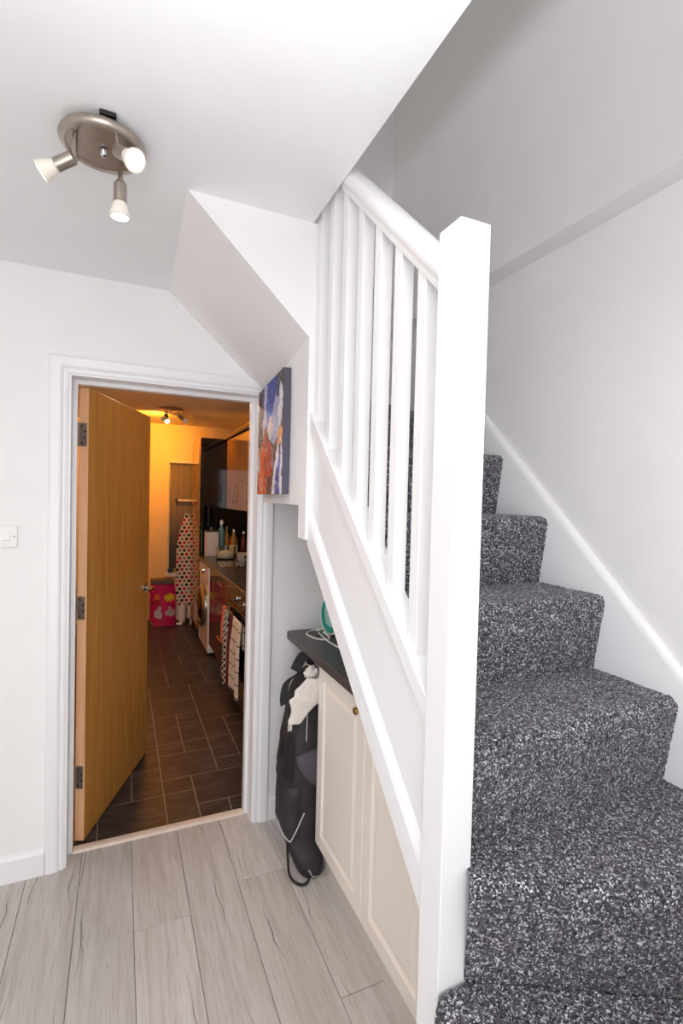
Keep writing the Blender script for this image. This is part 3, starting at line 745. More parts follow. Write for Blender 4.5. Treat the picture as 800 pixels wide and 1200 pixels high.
# white carrier bag hanging over the top of it
CARR = plain('white_polythene', rgb(232, 226, 220), 0.35, var=0.05, scale=40, bump=0.5, bscale=60)
cb = thing('carrier_bag', (0.735, 1.915, 0.60), 'crumpled white plastic carrier bag hung on top of the black bag', 'carrier bag')
def cbag(u, v):
    z = 0.800-0.185*v
    wid = 0.030+0.055*math.sin(min(1, v*1.25)*PI*0.62)*(1-0.55*max(0, v-0.6)/0.4)
    cx = 0.742-0.050*v*v
    a = u*2*PI
    k = noise.noise(Vector((math.cos(a)*2.2, math.sin(a)*2.2, v*5)))
    r = 1+0.38*k
    return Vector((cx+math.cos(a)*wid*r+0.018*max(0, v-0.5)*math.sin(a*3), 1.918-0.02*(1-v)+math.sin(a)*0.020*r*(1-0.5*v), z+0.02*k*v + (0.05*(math.cos(a)+0.3)*max(0, v-0.55)/0.45)))
bm = NB(); sheet(bm, cbag, 40, 26); bmesh.ops.remove_doubles(bm, verts=bm.verts, dist=0.0004); obj('bag_skin', bm, CARR, cb, smooth='all', solid=0.001)
bm = NB()
def crum(u, v):
    a = u*2*PI; p = (v-0.5)*PI; d = Vector((math.cos(a)*math.cos(p), math.sin(a)*math.cos(p), math.sin(p)))
    k = 1+0.45*noise.noise(d*2.6+Vector((5, 1, 2)))+0.2*noise.noise(d*7)
    return Vector((0.735, 1.925, 0.805))+Vector((d.x*0.030, d.y*0.022, d.z*0.028))*k
sheet(bm, crum, 28, 16); obj('knotted_top', bm, CARR, cb, smooth='all')
obj('bag_handle', ribbon([(0.722, 1.915, 0.795), (0.695, 1.912, 0.755), (0.683, 1.910, 0.715), (0.697, 1.908, 0.695), (0.718, 1.905, 0.705), (0.728, 1.905, 0.735)], 0.022, (0.8, 0.3, 0.5)), CARR, cb, solid=0.002)

# ================================================================== PICTURE, SWITCH, HALL LAMP
# canvas on the bulkhead wall
def xwall(y): return 0.540+(y-1.502)*(0.057/(YW-1.502))
PY0, PY1, PZ0, PZ1, PT = 1.735, 2.225, 1.548, 2.005, 0.028
ang = math.atan2(0.057, YW-1.502)
pic = thing('canvas_picture', (xwall((PY0+PY1)/2)-PT/2, (PY0+PY1)/2, PZ0), 'box canvas painting in blue, white and orange on the bulkhead wall', 'picture')
pic.rotation_euler = (0, 0, -ang)
def pbm(x0, x1, bev=0.0):
    b = NB(); hw = (PY1-PY0)/2; box(b, x0, x1, -hw, hw, 0, PZ1-PZ0, bev=bev)
    for v in b.verts: v.co += Vector(pic.location)
    return b
O1, O2, B1, B2, WH, DK, RD, GY = rgb(216, 92, 14), rgb(176, 52, 14), rgb(26, 58, 148), rgb(66, 104, 190), rgb(226, 222, 228), rgb(38, 28, 32), rgb(178, 52, 62), rgb(128, 132, 158)
def strokes(k, v, col):
    m = k.add('ShaderNodeMapping'); k.link(v, m.inputs[0]); m.inputs['Scale'].default_value = (1, 38, 17); m.inputs['Rotation'].default_value = (0.45, 0, 0)
    n = k.noise(m.outputs[0], 1.0, 4, 0.6, 1.5)
    col = k.mix(k.ramp(n.outputs[0], [(0.56, (0, 0, 0, 1)), (0.66, (0.75, 0.75, 0.75, 1))]), col, rgb(214, 214, 230))
    n2 = k.noise(m.outputs[0], 1.7, 3, 0.6, 1.0)
    return k.mix(k.ramp(n2.outputs[0], [(0.58, (0, 0, 0, 1)), (0.64, (0.7, 0.7, 0.7, 1))]), col, rgb(40, 34, 44))
# object space of the canvas: y from -0.245 (near) to +0.245 (far), z 0 to 0.457
ART = paint('abstract_painting', rgb(66, 46, 46), [
    (0.20, 0.25, 0.08, 0.22, 0, DK), (-0.02, 0.38, 0.17, 0.13, 0.3, B1), (-0.20, 0.42, 0.07, 0.08, 0, DK), (0.02, 0.33, 0.09, 0.06, 0.6, B2), (0.10, 0.34, 0.035, 0.11, 0.2, rgb(196, 190, 214)),
    (-0.12, 0.28, 0.11, 0.07, -0.5, rgb(160, 168, 204)), (-0.21, 0.33, 0.035, 0.08, 0.1, WH), (-0.02, 0.26, 0.05, 0.045, 0.5, rgb(206, 188, 176)), (0.10, 0.21, 0.035, 0.08, 0.3, RD), (0.07, 0.15, 0.05, 0.05, 0, rgb(226, 196, 190)),
    (0.12, 0.08, 0.12, 0.13, -0.4, O1), (0.02, 0.12, 0.07, 0.09, 0.2, O2), (0.22, 0.14, 0.02, 0.06, -0.3, rgb(196, 196, 216)), (-0.02, 0.03, 0.06, 0.05, 0, rgb(86, 40, 34)), (-0.20, 0.22, 0.04, 0.035, 0, rgb(226, 150, 60)),
    (-0.12, 0.06, 0.035, 0.15, 0.42, WH), (-0.20, 0.07, 0.045, 0.10, 0.3, B2), (-0.17, 0.02, 0.02, 0.09, 0.3, B1), (-0.23, 0.08, 0.02, 0.12, 0, WH)],
    axes=(1, 2), rough=0.55, warp=0.11, wscale=17, gen=strokes)
CEDGE = plain('canvas_edge_slate', rgb(84, 80, 96), 0.75, var=0.05)
obj('canvas_body', pbm(-PT/2+0.001, PT/2-0.0005), CEDGE, pic)
o = obj('painted_face', pbm(-PT/2, -PT/2+0.0009), ART, pic); o['label'] = 'abstract brushwork in blue, white, red and orange'

# white switch plate cut by the picture edge
sw = thing('switch_plate', (-0.437, YW-0.005, 1.318), 'white double switch plate on the wall left of the kitchen door', 'light switch')
bm = NB(); box(bm, -0.510, -0.364, YW-0.009, YW, 1.318, 1.402, bev=0.0025, seg=2); obj('plate', bm, WHITEPL, sw)
for x in (-0.475, -0.400):
    bm = NB(); prism(bm, [(YW-0.0088, 1.343), (YW-0.0150, 1.346), (YW-0.0105, 1.377), (YW-0.0088, 1.378)], x-0.0115, x+0.0115, 0); obj('rocker', bm, WHITEPL, sw)
for x in (-0.500, -0.374):
    bm = NB(); lathe(bm, [(0.0034, 0), (0.0030, 0.0012), (0, 0.0012)], (x, YW-0.009, 1.360), (0, -1, 0), 10); obj('screw', bm, HINGE, sw)

# hall ceiling spotlight
BULB = glow('lit_bulb_glass', (1.0, 0.90, 0.74, 1), 9.0)
BULBC = plain('bulb_ceramic', rgb(240, 232, 220), 0.3, var=0.02)
LC = Vector((-0.049, 1.372, ZC))
lamp = thing('ceiling_spotlight', LC, 'round brushed nickel ceiling spotlight with three lit spots in the hall', 'ceiling light')
bm = NB(); lathe(bm, [(0.032, 0), (0.032, 0.014)], LC-Vector((0, -0.02, 0)), (0, 0, -1), 20); obj('mounting_box', bm, BLACKPL, lamp)
bm = NB(); lathe(bm, [(0.066, 0.012), (0.089, 0.012), (0.095, 0.016), (0.098, 0.023), (0.096, 0.030), (0.091, 0.036), (0.084, 0.0375), (0.080, 0.034), (0.0, 0.034)], LC, (0, 0, -1), 48); obj('base_plate', bm, STEEL, lamp, smooth=True)
bm = NB(); lathe(bm, [(0.010, 0.037), (0.010, 0.041), (0.006, 0.048), (0, 0.050)], LC, (0, 0, -1), 16); obj('centre_nut', bm, CHROME, lamp, smooth=True)
def spot(parent, root, elbow, aim, power, col, bulbmat, s=1.0):
    root, elbow, aim = Vector(root), Vector(elbow), Vector(aim).normalized()
    bm = NB(); tube(bm, [root, elbow], 0.0062*s, 10); lathe(bm, [(0.0095*s, -0.006*s), (0.0095*s, 0.006*s)], elbow, aim.cross(Vector((0.3, 0.2, 1))).normalized(), 12); arm = obj('spot_arm', bm, STEEL, parent, smooth=True)
    bm = NB(); lathe(bm, [(0.0, -0.002*s), (0.012*s, 0.0), (0.0155*s, 0.004*s), (0.0155*s, 0.046*s), (0.013*s, 0.046*s)], elbow, aim, 24); obj('lamp_holder', bm, STEEL, arm, smooth=True)
    bm = NB(); lathe(bm, [(0.013*s, 0.046*s), (0.0165*s, 0.050*s), (0.0170*s, 0.055*s), (0.0245*s, 0.078*s), (0.0250*s, 0.082*s), (0.0225*s, 0.0825*s)], elbow, aim, 24); b = obj('bulb', bm, BULBC, parent, smooth=True)
    bm = NB(); lathe(bm, [(0.0222*s, 0.0815*s), (0.0180*s, 0.0835*s), (0.0, 0.0845*s)], elbow, aim, 24); obj('bulb_front', bm, bulbmat, b, smooth=True)
    l = bpy.data.lights.new('spot_bulb', 'SPOT'); l.energy = power; l.color = col; l.spot_size = math.radians(125); l.spot_blend = 0.8; l.shadow_soft_size = 0.022*s
    lo = bpy.data.objects.new('spot_bulb_light', l); COL.objects.link(lo); lo.location = elbow+aim*0.092*s; lo.rotation_euler = aim.to_track_quat('-Z', 'Y').to_euler()
ZP = ZC-0.037
WARM = (1.0, 0.86, 0.70)
spot(lamp, (-0.108, 1.338, ZP), (-0.109, 1.337, 2.315), (-0.80, 0.25, -0.48), 1.6, WARM, BULB)
spot(lamp, (-0.020, 1.300, ZP), (-0.016, 1.285, 2.326), (0.42, -0.66, -0.55), 1.6, WARM, BULB)
spot(lamp, (-0.011, 1.384, ZP), (-0.011, 1.368, 2.300), (0.0, 0.02, -1.0), 1.6, WARM, BULB)
bm = NB(); box(bm, -0.056, -0.020, 1.277, 1.300, ZC-0.010, ZC-0.0005, bev=0.002); obj('terminal_block', bm, BLACKPL, lamp)

# ================================================================== KITCHEN
GLOSSB = plain('black_gloss', rgb(14, 9, 8), 0.035, var=0.05)
GLOSSBR = plain('brown_gloss_door', rgb(92, 66, 50), 0.10, var=0.04)
GLOSST = plain('taupe_gloss_door', rgb(168, 122, 66), 0.08, var=0.04)
OVENG = plain('oven_black_glass', rgb(14, 12, 12), 0.06)
WM = plain('appliance_white', rgb(226, 222, 220), 0.25, var=0.01)
XK = 0.79           # fronts of the base units
KT = thing('kitchen_worktop', (1.05, 4.3, 0.872), 'dark laminate kitchen worktop running along the right wall', 'worktop'); 
bm = NB(); box(bm, 0.752, 1.345, 2.60, 5.478, 0.872, 0.905, bev=0.004); obj('worktop_slab', bm, KTOP, KT)
# tall larder unit at the end
tl = thing('tall_unit', (1.06, 5.75, 0), 'tall black gloss larder unit at the end of the kitchen worktop', 'kitchen unit')
bm = NB(); box(bm, 0.775, 1.345, 5.482, 6.02, 0.0, 2.155, bev=0.002); obj('carcass', bm, GLOSSB, tl)
for z0, z1 in ((0.11, 1.20), (1.204, 2.15)):
    bm = NB(); box(bm, 0.757, 0.775, 5.486, 6.016, z0, z1, bev=0.0015); d = obj('door', bm, GLOSST, tl)
# base units
def bar_handle(bm, x, y0, z0, y1, z1):
    d = Vector((0, y1-y0, z1-z0)).normalized()*0.02
    tube(bm, [(x-0.028, y0, z0), (x-0.028, y1, z1)], 0.005, 8)
    for p in (Vector((0, y0, z0))+d, Vector((0, y1, z1))-d): tube(bm, [(x, p.y, p.z), (x-0.028, p.y, p.z)], 0.004, 6)
HG = plain('handle_warm_steel', rgb(214, 186, 140), 0.22, 1.0)
def base_unit(y0, y1, label, drawers=False):
    t = thing('base_unit', (1.07, (y0+y1)/2, 0), label, 'kitchen unit', 'brown gloss base units')
    bm = NB(); box(bm, XK, 1.34, y0, y1, 0.14, 0.870); obj('carcass', bm, GLOSSB, t)
    bm = NB(); box(bm, XK+0.05, 1.34, y0, y1, 0.0, 0.14); obj('plinth', bm, GLOSSBR, t)
    zs = [(0.145, 0.42), (0.424, 0.645), (0.649, 0.866)] if drawers else [(0.145, 0.866)]
    for a, b in zs:
        bm = NB(); box(bm, XK-0.019, XK, y0+0.0015, y1-0.0015, a, b, bev=0.0015); d = obj('drawer_front' if drawers else 'door', bm, GLOSSBR, t)
        bm = NB()
        if drawers: bar_handle(bm, XK-0.019, y0+0.12, b-0.05, y1-0.12, b-0.05)
        else: bar_handle(bm, XK-0.019, y0+0.05, b-0.26, y0+0.05, b-0.05)
        obj('handle', bm, HG, d, smooth=True)
base_unit(3.868, 4.30, 'brown gloss drawer unit with bar handles beside the washing machine', True)
base_unit(4.301, 4.74, 'brown gloss base unit with bar handle next to the washing machine', False)
base_unit(2.62, 3.155, 'brown gloss base unit nearest the kitchen doorway', False)
# oven
ov = thing('oven', (1.07, 3.51, 0), 'built-under black oven with chrome knobs and towels on its rail', 'oven')
bm = NB(); box(bm, XK, 1.34, 3.16, 3.864, 0.14, 0.870); obj('oven_body', bm, BLACKPL, ov)
bm = NB(); box(bm, XK-0.018, XK, 3.165, 3.859, 0.74, 0.866, bev=0.002); cpn = obj('control_panel', bm, OVENG, ov)
bm = NB(); box(bm, XK-0.022, XK, 3.165, 3.859, 0.30, 0.732, bev=0.003); obj('oven_door', bm, OVENG, ov)
bm = NB(); box(bm, XK-0.018, XK, 3.165, 3.859, 0.145, 0.295, bev=0.002); obj('lower_drawer', bm, GLOSSBR, ov)
bm = NB(); box(bm, XK+0.05, 1.34, 3.16, 3.864, 0.0, 0.14); obj('plinth', bm, GLOSSBR, ov)
bm = NB(); bar_handle(bm, XK-0.022, 3.19, 0.690, 3.835, 0.690); obj('towel_rail', bm, CHROME, ov, smooth=True)
for y in (3.24, 3.34, 3.56):
    bm = NB(); lathe(bm, [(0.022, 0), (0.020, 0.006), (0.016, 0.008), (0.015, 0.024), (0, 0.026)], (XK-0.018, y, 0.80), (-1, 0, 0), 16); obj('knob', bm, CHROME, cpn, smooth=True)
# towels hung over the oven rail
def towel(name, y0, y1, zb, mat, label, front=0.0, seed=0):
    def f(u, v):
        y = y0+(y1-y0)*u
        L1, L2 = 0.18, 0.70-zb
        s = v*(L1+L2)-L1
        xr, zr = XK-0.050-front, 0.702+front*0.4
        wv = 0.010*math.sin(u*9+seed)+0.007*math.sin(u*17+seed*2)
        pinch = 1-0.16*max(0, 1-abs(s)/0.25)
        y = (y0+y1)/2+(y-(y0+y1)/2)*pinch
        if s < 0: return Vector((xr+0.012+0.3*wv*min(1, -s*8), y, zr+s))
        return Vector((xr-0.010-front*0.4+wv*min(1, s*5)-0.012*min(1, s*6), y+0.012*math.sin(s*9+seed), zr-s+0.012*math.sin(u*7+seed)*min(1, s*3)))
    bm = NB(); sheet(bm, f, 18, 30); o = obj(name, bm, mat, smooth='all', solid=0.005, loc=(XK-0.06, (y0+y1)/2, zb))
    return tag(o, label, 'towel', 'towels on the oven rail')
def mk_coral():
    k = NT('coral_towel'); n = k.noise(k.mapping(), 60, 3); k.set(0.95, 0, k.ramp(n.outputs[0], [(0.4, rgb(206, 86, 66)), (0.65, rgb(238, 130, 104))])); k.bump(n.outputs[0], 0.6, 0.004); return k.m
def mk_lattice():
    k = NT('black_white_lattice_cloth'); v = k.mapping((1, 1, 1))
    sp = k.add('ShaderNodeSeparateXYZ'); k.link(v, sp.inputs[0])
    a = k.math('ADD', sp.outputs[1], sp.outputs[2]); b = k.math('SUBTRACT', sp.outputs[1], sp.outputs[2])
    fa = k.math('ABSOLUTE', k.math('SUBTRACT', k.math('FRACT', k.math('MULTIPLY', a, 22)), 0.5)); fb = k.math('ABSOLUTE', k.math('SUBTRACT', k.math('FRACT', k.math('MULTIPLY', b, 22)), 0.5))
    m = k.math('LESS_THAN', k.math('MINIMUM', fa, fb), 0.13)
    k.set(0.9, 0, k.mix(m, rgb(26, 22, 24), rgb(226, 218, 210))); return k.m
def mk_stripe(name, base, line, freq, w, extra=None):
    k = NT(name); v = k.mapping(); sp = k.add('ShaderNodeSeparateXYZ'); k.link(v, sp.inputs[0])
    m = k.math('LESS_THAN', k.math('FRACT', k.math('MULTIPLY', sp.outputs[2], freq)), w)
    c = k.mix(m, base, line)
    m2 = k.math('LESS_THAN', k.math('FRACT', k.math('MULTIPLY', sp.outputs[1], freq*0.55)), w*0.5); c = k.mix(k.math('MULTIPLY', m2, 0.5), c, line)
    k.set(0.92, 0, c); return k.m
towel('tea_towel', 3.74, 3.83, 0.43, mk_coral(), 'coral tea towel on the oven rail', 0.0, 1)
towel('tea_towel', 3.57, 3.735, 0.17, mk_lattice(), 'black and white lattice tea towel on the oven rail', 0.006, 2)
towel('tea_towel', 3.50, 3.565, 0.19, plain('maroon_cloth', rgb(104, 30, 40), 0.92, var=0.08, scale=40), 'maroon tea towel on the oven rail', 0.0, 3)
towel('tea_towel', 3.21, 3.495, 0.20, mk_stripe('cream_striped_cloth', rgb(228, 212, 194), rgb(98, 72, 66), 11.5, 0.09), 'cream tea towel with brown stripes on the oven rail', 0.0, 4)
# washing machine
wm = thing('washing_machine', (1.07, 5.11, 0), 'white front-loading washing machine under the kitchen worktop', 'washing machine')
bm = NB(); box(bm, 0.772, 1.33, 4.815, 5.415, 0.03, 0.855, bev=0.008); obj('cabinet', bm, WM, wm)
bm = NB(); lathe(bm, [(0.215, 0), (0.213, 0.020), (0.195, 0.036), (0.165, 0.040), (0.155, 0.030)], (0.772, 5.10, 0.44), (-1, 0, 0), 40); dr = obj('porthole_ring', bm, CHROME, wm, smooth=True)
bm = NB(); lathe(bm, [(0.158, 0.028), (0.12, 0.050), (0.06, 0.060), (0, 0.062)], (0.772, 5.10, 0.44), (-1, 0, 0), 32); obj('porthole_glass', bm, OVENG, dr, smooth=True)
bm = NB(); box(bm, 0.766, 0.772, 4.83, 5.40, 0.735, 0.845, bev=0.001); cp2 = obj('control_strip', bm, WM, wm)
bm = NB(); lathe(bm, [(0.032, 0), (0.028, 0.018), (0, 0.02)], (0.766, 5.08, 0.79), (-1, 0, 0), 20); obj('program_dial', bm, CHROME, cp2, smooth=True)
bm = NB(); box(bm, 0.765, 0.766, 5.2, 5.38, 0.75, 0.83); obj('detergent_drawer', bm, WM, cp2)
for x, y in ((0.80, 4.85), (0.80, 5.38), (1.29, 4.85), (1.29, 5.38)):
    bm = NB(); lathe(bm, [(0.02, 0), (0.02, 0.032)], (x, y, 0), (0, 0, 1), 12); obj('foot', bm, BLACKPL, wm)
# wall units
def wall_unit(y0, y1, label):
    t = thing('wall_unit', (1.2, (y0+y1)/2, 1.40), label, 'kitchen unit', 'glossy wall units')
    bm = NB(); box(bm, 1.068, 1.348, y0, y1, 1.402, 2.145); obj('carcass', bm, GLOSSB, t)
    bm = NB(); box(bm, 1.05, 1.068, y0+0.0015, y1-0.0015, 1.402, 2.14, bev=0.0015); d = obj('door', bm, GLOSST, t)
    bm = NB(); bar_handle(bm, 1.05, y0+0.06, 1.47, y0+0.06, 1.66); obj('handle', bm, STEEL, d, smooth=True)
wall_unit(4.95, 5.475, 'glossy taupe wall unit joined to the tall larder unit')
wall_unit(4.40, 4.948, 'glossy taupe wall unit in the middle of the row')
wall_unit(3.85, 4.398, 'glossy taupe wall unit over the oven')
bm = NB(); box(bm, 1.338, 1.3495, 2.6, 5.476, 0.906, 1.40); tag(obj('splashback', bm, GLOSSB, loc=(1.345, 4.0, 0.906)), 'black gloss splashback panel above the kitchen worktop', 'splashback')
bm = NB(); prism(bm, [(1.03, 3.84), (1.349, 3.84), (1.349, 5.478), (1.03, 5.478)], 2.156, 2.185, 2); tag(obj('cornice', bm, plain('dark_cornice', rgb(52, 36, 26), 0.35), loc=(1.2, 4.6, 2.156)), 'dark cornice strip on top of the wall units', 'cornice')
# things on the kitchen worktop
ZT = 0.905
def turned(name, prof, loc, mat, label, cat, group=None, parts=(), n=20):
    t = thing(name, loc, label, cat, group)
    bm = NB(); lathe(bm, prof, loc, (0, 0, 1), n); obj('body', bm, mat, t, smooth=True)
    for pn, pp, pm in parts:
        bm = NB(); lathe(bm, pp, loc, (0, 0, 1), n); obj(pn, bm, pm, t, smooth=True)
    return t
cn = thing('canister', (0.88, 5.35, ZT), 'white square storage canister with chrome lid on the kitchen worktop', 'canister')
bm = NB(); box(bm, 0.815, 0.945, 5.29, 5.41, ZT, ZT+0.255, bev=0.006, seg=2); obj('body', bm, plain('canister_white', rgb(214, 200, 196), 0.3), cn)
bm = NB(); box(bm, 0.812, 0.948, 5.287, 5.413, ZT+0.2551, ZT+0.272, bev=0.004); obj('lid', bm, BLACKPL, cn)
bm = NB(); lathe(bm, [(0.012, 0), (0.01, 0.012), (0.018, 0.018), (0.014, 0.028), (0, 0.03)], (0.88, 5.35, ZT+0.272), (0, 0, 1), 14); obj('lid_knob', bm, CHROME, cn, smooth=True)
TEAL = plain('teal_bottle', rgb(84, 130, 134), 0.25, var=0.05); AMB = plain('amber_oil', rgb(150, 98, 44), 0.12, var=0.1)
turned('bottle', [(0.032, 0), (0.034, 0.004), (0.034, 0.27), (0.016, 0.30), (0.015, 0.33), (0, 0.33)], (0.985, 5.36, ZT), TEAL, 'tall teal bottle with white cap on the kitchen worktop', 'bottle', None, [('cap', [(0.018, 0.3301), (0.018, 0.375), (0, 0.377)], WHITEPL)])
turned('bottle', [(0.028, 0), (0.030, 0.003), (0.030, 0.20), (0.013, 0.25), (0.012, 0.28), (0, 0.28)], (1.045, 5.38, ZT), AMB, 'slim amber oil bottle behind the jar', 'bottle', 'oil bottles', [('cap', [(0.014, 0.2801), (0.014, 0.305), (0, 0.306)], BRASS)])
turned('bottle', [(0.042, 0), (0.045, 0.005), (0.045, 0.17), (0.020, 0.22), (0.019, 0.25), (0, 0.25)], (1.105, 5.30, ZT), AMB, 'stout amber oil bottle with pale label on the kitchen worktop', 'bottle', 'oil bottles', [('cap', [(0.021, 0.2501), (0.021, 0.28), (0, 0.281)], CHROME), ('label', [(0.0456, 0.03), (0.0462, 0.031), (0.0462, 0.115), (0.0456, 0.116)], plain('paper_label', rgb(214, 200, 160), 0.6, var=0.12, scale=60))])
turned('bottle', [(0.026, 0), (0.028, 0.003), (0.028, 0.16), (0.012, 0.21), (0.012, 0.24), (0, 0.24)], (1.19, 5.22, ZT), plain('brown_glass_bottle', rgb(92, 40, 30), 0.15), 'small reddish brown bottle next to the stout oil bottle', 'bottle', 'oil bottles', [('cap', [(0.014, 0.2401), (0.014, 0.262), (0, 0.263)], WHITEPL)])
bw = thing('glass_bowl', (0.965, 5.02, ZT), 'clear glass bowl with white contents on the kitchen worktop', 'bowl')
bm = NB(); lathe(bm, [(0.0, 0.0), (0.082, 0.0), (0.092, 0.012), (0.100, 0.13), (0.096, 0.13), (0.088, 0.016), (0.078, 0.006), (0, 0.006)], bw.location, (0, 0, 1), 28); obj('bowl', bm, glass('bowl_glass', (0.85, 0.88, 0.86, 1), 0.02), bw, smooth=True)
bm = NB(); lathe(bm, [(0.0, 0.0065), (0.070, 0.008), (0.084, 0.03), (0.080, 0.06), (0.05, 0.088), (0, 0.095)], bw.location, (0, 0, 1), 24); obj('contents', bm, plain('white_powder', rgb(232, 222, 206), 0.9), bw, smooth=True)
sk = thing('sink_drainer', (0.96, 4.55, ZT), 'stainless steel sink drainer set in the kitchen worktop', 'sink')
bm = NB(); box(bm, 0.82, 1.25, 4.42, 4.82, ZT, ZT+0.006, bev=0.002); obj('drainer_plate', bm, CHROME, sk)
for i in range(7):
    x = 0.86+i*0.055; bm = NB(); box(bm, x, x+0.02, 4.46, 4.78, ZT+0.006, ZT+0.012, bev=0.003); obj('drainer_rib', bm, CHROME, sk)
tb = thing('toaster', (1.10, 4.92, ZT), 'pale grey toaster with a dark dial on the kitchen worktop', 'toaster')
bm = NB(); box(bm, 1.06, 1.30, 4.84, 4.955, ZT, ZT+0.075, bev=0.010, seg=2); obj('body', bm, plain('toaster_grey', rgb(176, 168, 164), 0.3), tb)
bm = NB(); lathe(bm, [(0.018, 0), (0.015, 0.010), (0, 0.012)], (1.13, 4.84, ZT+0.038), (0, -1, 0), 14); obj('dial', bm, BLACKPL, tb, smooth=True)

# end window: frame, panes, vertical blind, rail, sill
win = struct(thing('window_1', ((WX0+WX1)/2, 6.52, WZ0), 'tall kitchen window behind a closed grey vertical blind', 'window'))
bm = NB(); prism(bm, [(WX0, WZ0), (WX1, WZ0), (WX1, WZ1), (WX0, WZ1)], 6.60, 6.615, 1); obj('pane', bm, plain('night_glass', rgb(40, 38, 42), 0.05), win)
bm = NB(); box(bm, WX0, WX0+0.04, 6.57, 6.6, WZ0, WZ1); box(bm, WX1-0.04, WX1, 6.57, 6.6, WZ0, WZ1); box(bm, WX0+0.04, WX1-0.04, 6.57, 6.6, WZ0, WZ0+0.04); box(bm, WX0+0.04, WX1-0.04, 6.57, 6.6, WZ1-0.04, WZ1); obj('window_frame', bm, WHITEPL, win)
bm = NB(); box(bm, WX0-0.03, WX1+0.03, 6.44, 6.57, WZ0-0.025, WZ0, bev=0.003); obj('window_sill', bm, GLOSS, win)
bl = thing('vertical_blind', ((WX0+WX1)/2, 6.51, WZ0), 'grey-brown vertical blind with pale head rail on the kitchen window', 'blind')
bm = NB(); box(bm, WX0+0.002, WX1-0.002, 6.475, 6.525, WZ1-0.035, WZ1, bev=0.003); obj('head_rail', bm, plain('blind_rail', rgb(226, 214, 196), 0.5), bl)
BLM = plain('blind_fabric', rgb(124, 112, 104), 0.85, var=0.06, scale=30)
for i in range(7):
    x = WX0+0.010+i*0.072
    if x+0.07 > WX1: break
    bm = NB(); sheet(bm, lambda u, v, x=x: Vector((x+0.080*u, 6.502+0.012*math.sin(u*PI)+0.010*u, WZ0+0.03+(WZ1-0.065-WZ0)*v)), 6, 1); obj('blind_slat', bm, BLM, bl, smooth='all', solid=0.0015)
bm = NB(); tube(bm, [(0.64, 6.462, 1.47), (0.985, 6.462, 1.468)], 0.013, 10); rl = tag(obj('curtain_rod', bm, plain('rod_white', rgb(234, 222, 204), 0.4), loc=(0.8, 6.462, 1.46), smooth=True), 'short pale rod with dark end fixed across the blind', 'rod')
bm = NB(); lathe(bm, [(0.017, 0), (0.020, 0.012), (0.017, 0.024), (0, 0.026)], (0.640, 6.462, 1.47), (-1, 0, 0), 14); obj('finial', bm, BLACKPL, rl, smooth=True)
bm = NB(); box(bm, 0.975, 0.985, 6.462, 6.50, 1.455, 1.48); obj('bracket', bm, BLACKPL, rl)
# small blue and white pots on the sill
for i, (x, m, lab) in enumerate(((0.565, rgb(40, 66, 120), 'small blue pot on the kitchen window sill'), (0.625, rgb(150, 150, 70), 'small olive pot on the kitchen window sill'))):
    turned('sill_pot', [(0.020, 0), (0.026, 0.04), (0.024, 0.075), (0.020, 0.075), (0, 0.07)], (x, 6.465, WZ0), plain('pot_%d' % i, m, 0.4), lab, 'pot', None, [('band', [(0.0255, 0.0), (0.029, 0.004), (0.029, 0.022), (0.0255, 0.026)], WHITEPL)], 14)

# ironing board folded upright
ib = thing('ironing_board', (0.70, 6.16, 0), 'upright folded ironing board with red, black and grey dotted cover', 'ironing board')
def dots(k, v, col):
    sp = k.add('ShaderNodeSeparateXYZ'); k.link(v, sp.inputs[0])
    cx, cz = 0.052, 0.045
    U = k.math('DIVIDE', sp.outputs[0], cx); V2 = k.math('DIVIDE', sp.outputs[2], cz)
    row = k.math('FLOOR', V2); sh = k.math('MULTIPLY', k.math('MODULO', k.math('ABSOLUTE', row), 2.0), 0.5); U2 = k.math('ADD', U, sh)
    fu = k.math('MULTIPLY', k.math('SUBTRACT', k.math('FRACT', U2), 0.5), cx); fv = k.math('MULTIPLY', k.math('SUBTRACT', k.math('FRACT', V2), 0.5), cz)
    r2 = k.math('ADD', k.math('MULTIPLY', fu, fu), k.math('MULTIPLY', fv, fv)); m = k.math('LESS_THAN', r2, 0.0188**2)
    idx = k.math('MODULO', k.math('ABSOLUTE', k.math('ADD', k.math('MULTIPLY', k.math('FLOOR', U2), 2.0), k.math('MULTIPLY', row, 1.0))), 3.0)
    c = k.ramp(k.math('DIVIDE', idx, 3.0), [(0.0, rgb(190, 28, 44)), (0.3, rgb(34, 26, 28)), (0.63, rgb(140, 122, 114))], 'CONSTANT')
    return k.mix(m, col, c)
DOT = paint('dotted_cover', rgb(230, 216, 202), [], gen=dots, rough=0.9)
bm = NB(); HB = []
for i in range(25):
    t = i/24; z = 0.235+1.08*t
    hw = 0.118 if t < 0.62 else 0.118*(1-0.80*((t-0.62)/0.38)**1.25)
    cx = 0.722+0.010*t; y = 6.10+0.22*t*0.6
    HB.append([(cx-hw, y+0.008, z), (cx-hw*0.96, y, z), (cx+hw*0.96, y, z), (cx+hw, y+0.008, z), (cx+hw*0.96, y+0.026, z), (cx-hw*0.96, y+0.026, z)])
loft(bm, HB); obj('padded_cover', bm, DOT, ib, smooth=True)
for xs in (-1, 1):
    bm = NB(); tube(bm, smoothpath([(0.722+xs*0.05, 6.14, 0.26), (0.722+xs*0.055, 6.125, 0.12), (0.722+xs*0.06, 6.11, 0.03), (0.722+xs*0.085, 6.11, 0.013)], 5), 0.011, 8); l = obj('leg', bm, WHITEPL, ib, smooth=True)
    bm = NB(); tube(bm, [(0.722+xs*0.05, 6.09, 0.0145), (0.722+xs*0.10, 6.13, 0.0145)], 0.0145, 8); obj('rubber_foot', bm, WHITEPL, l, smooth=True)
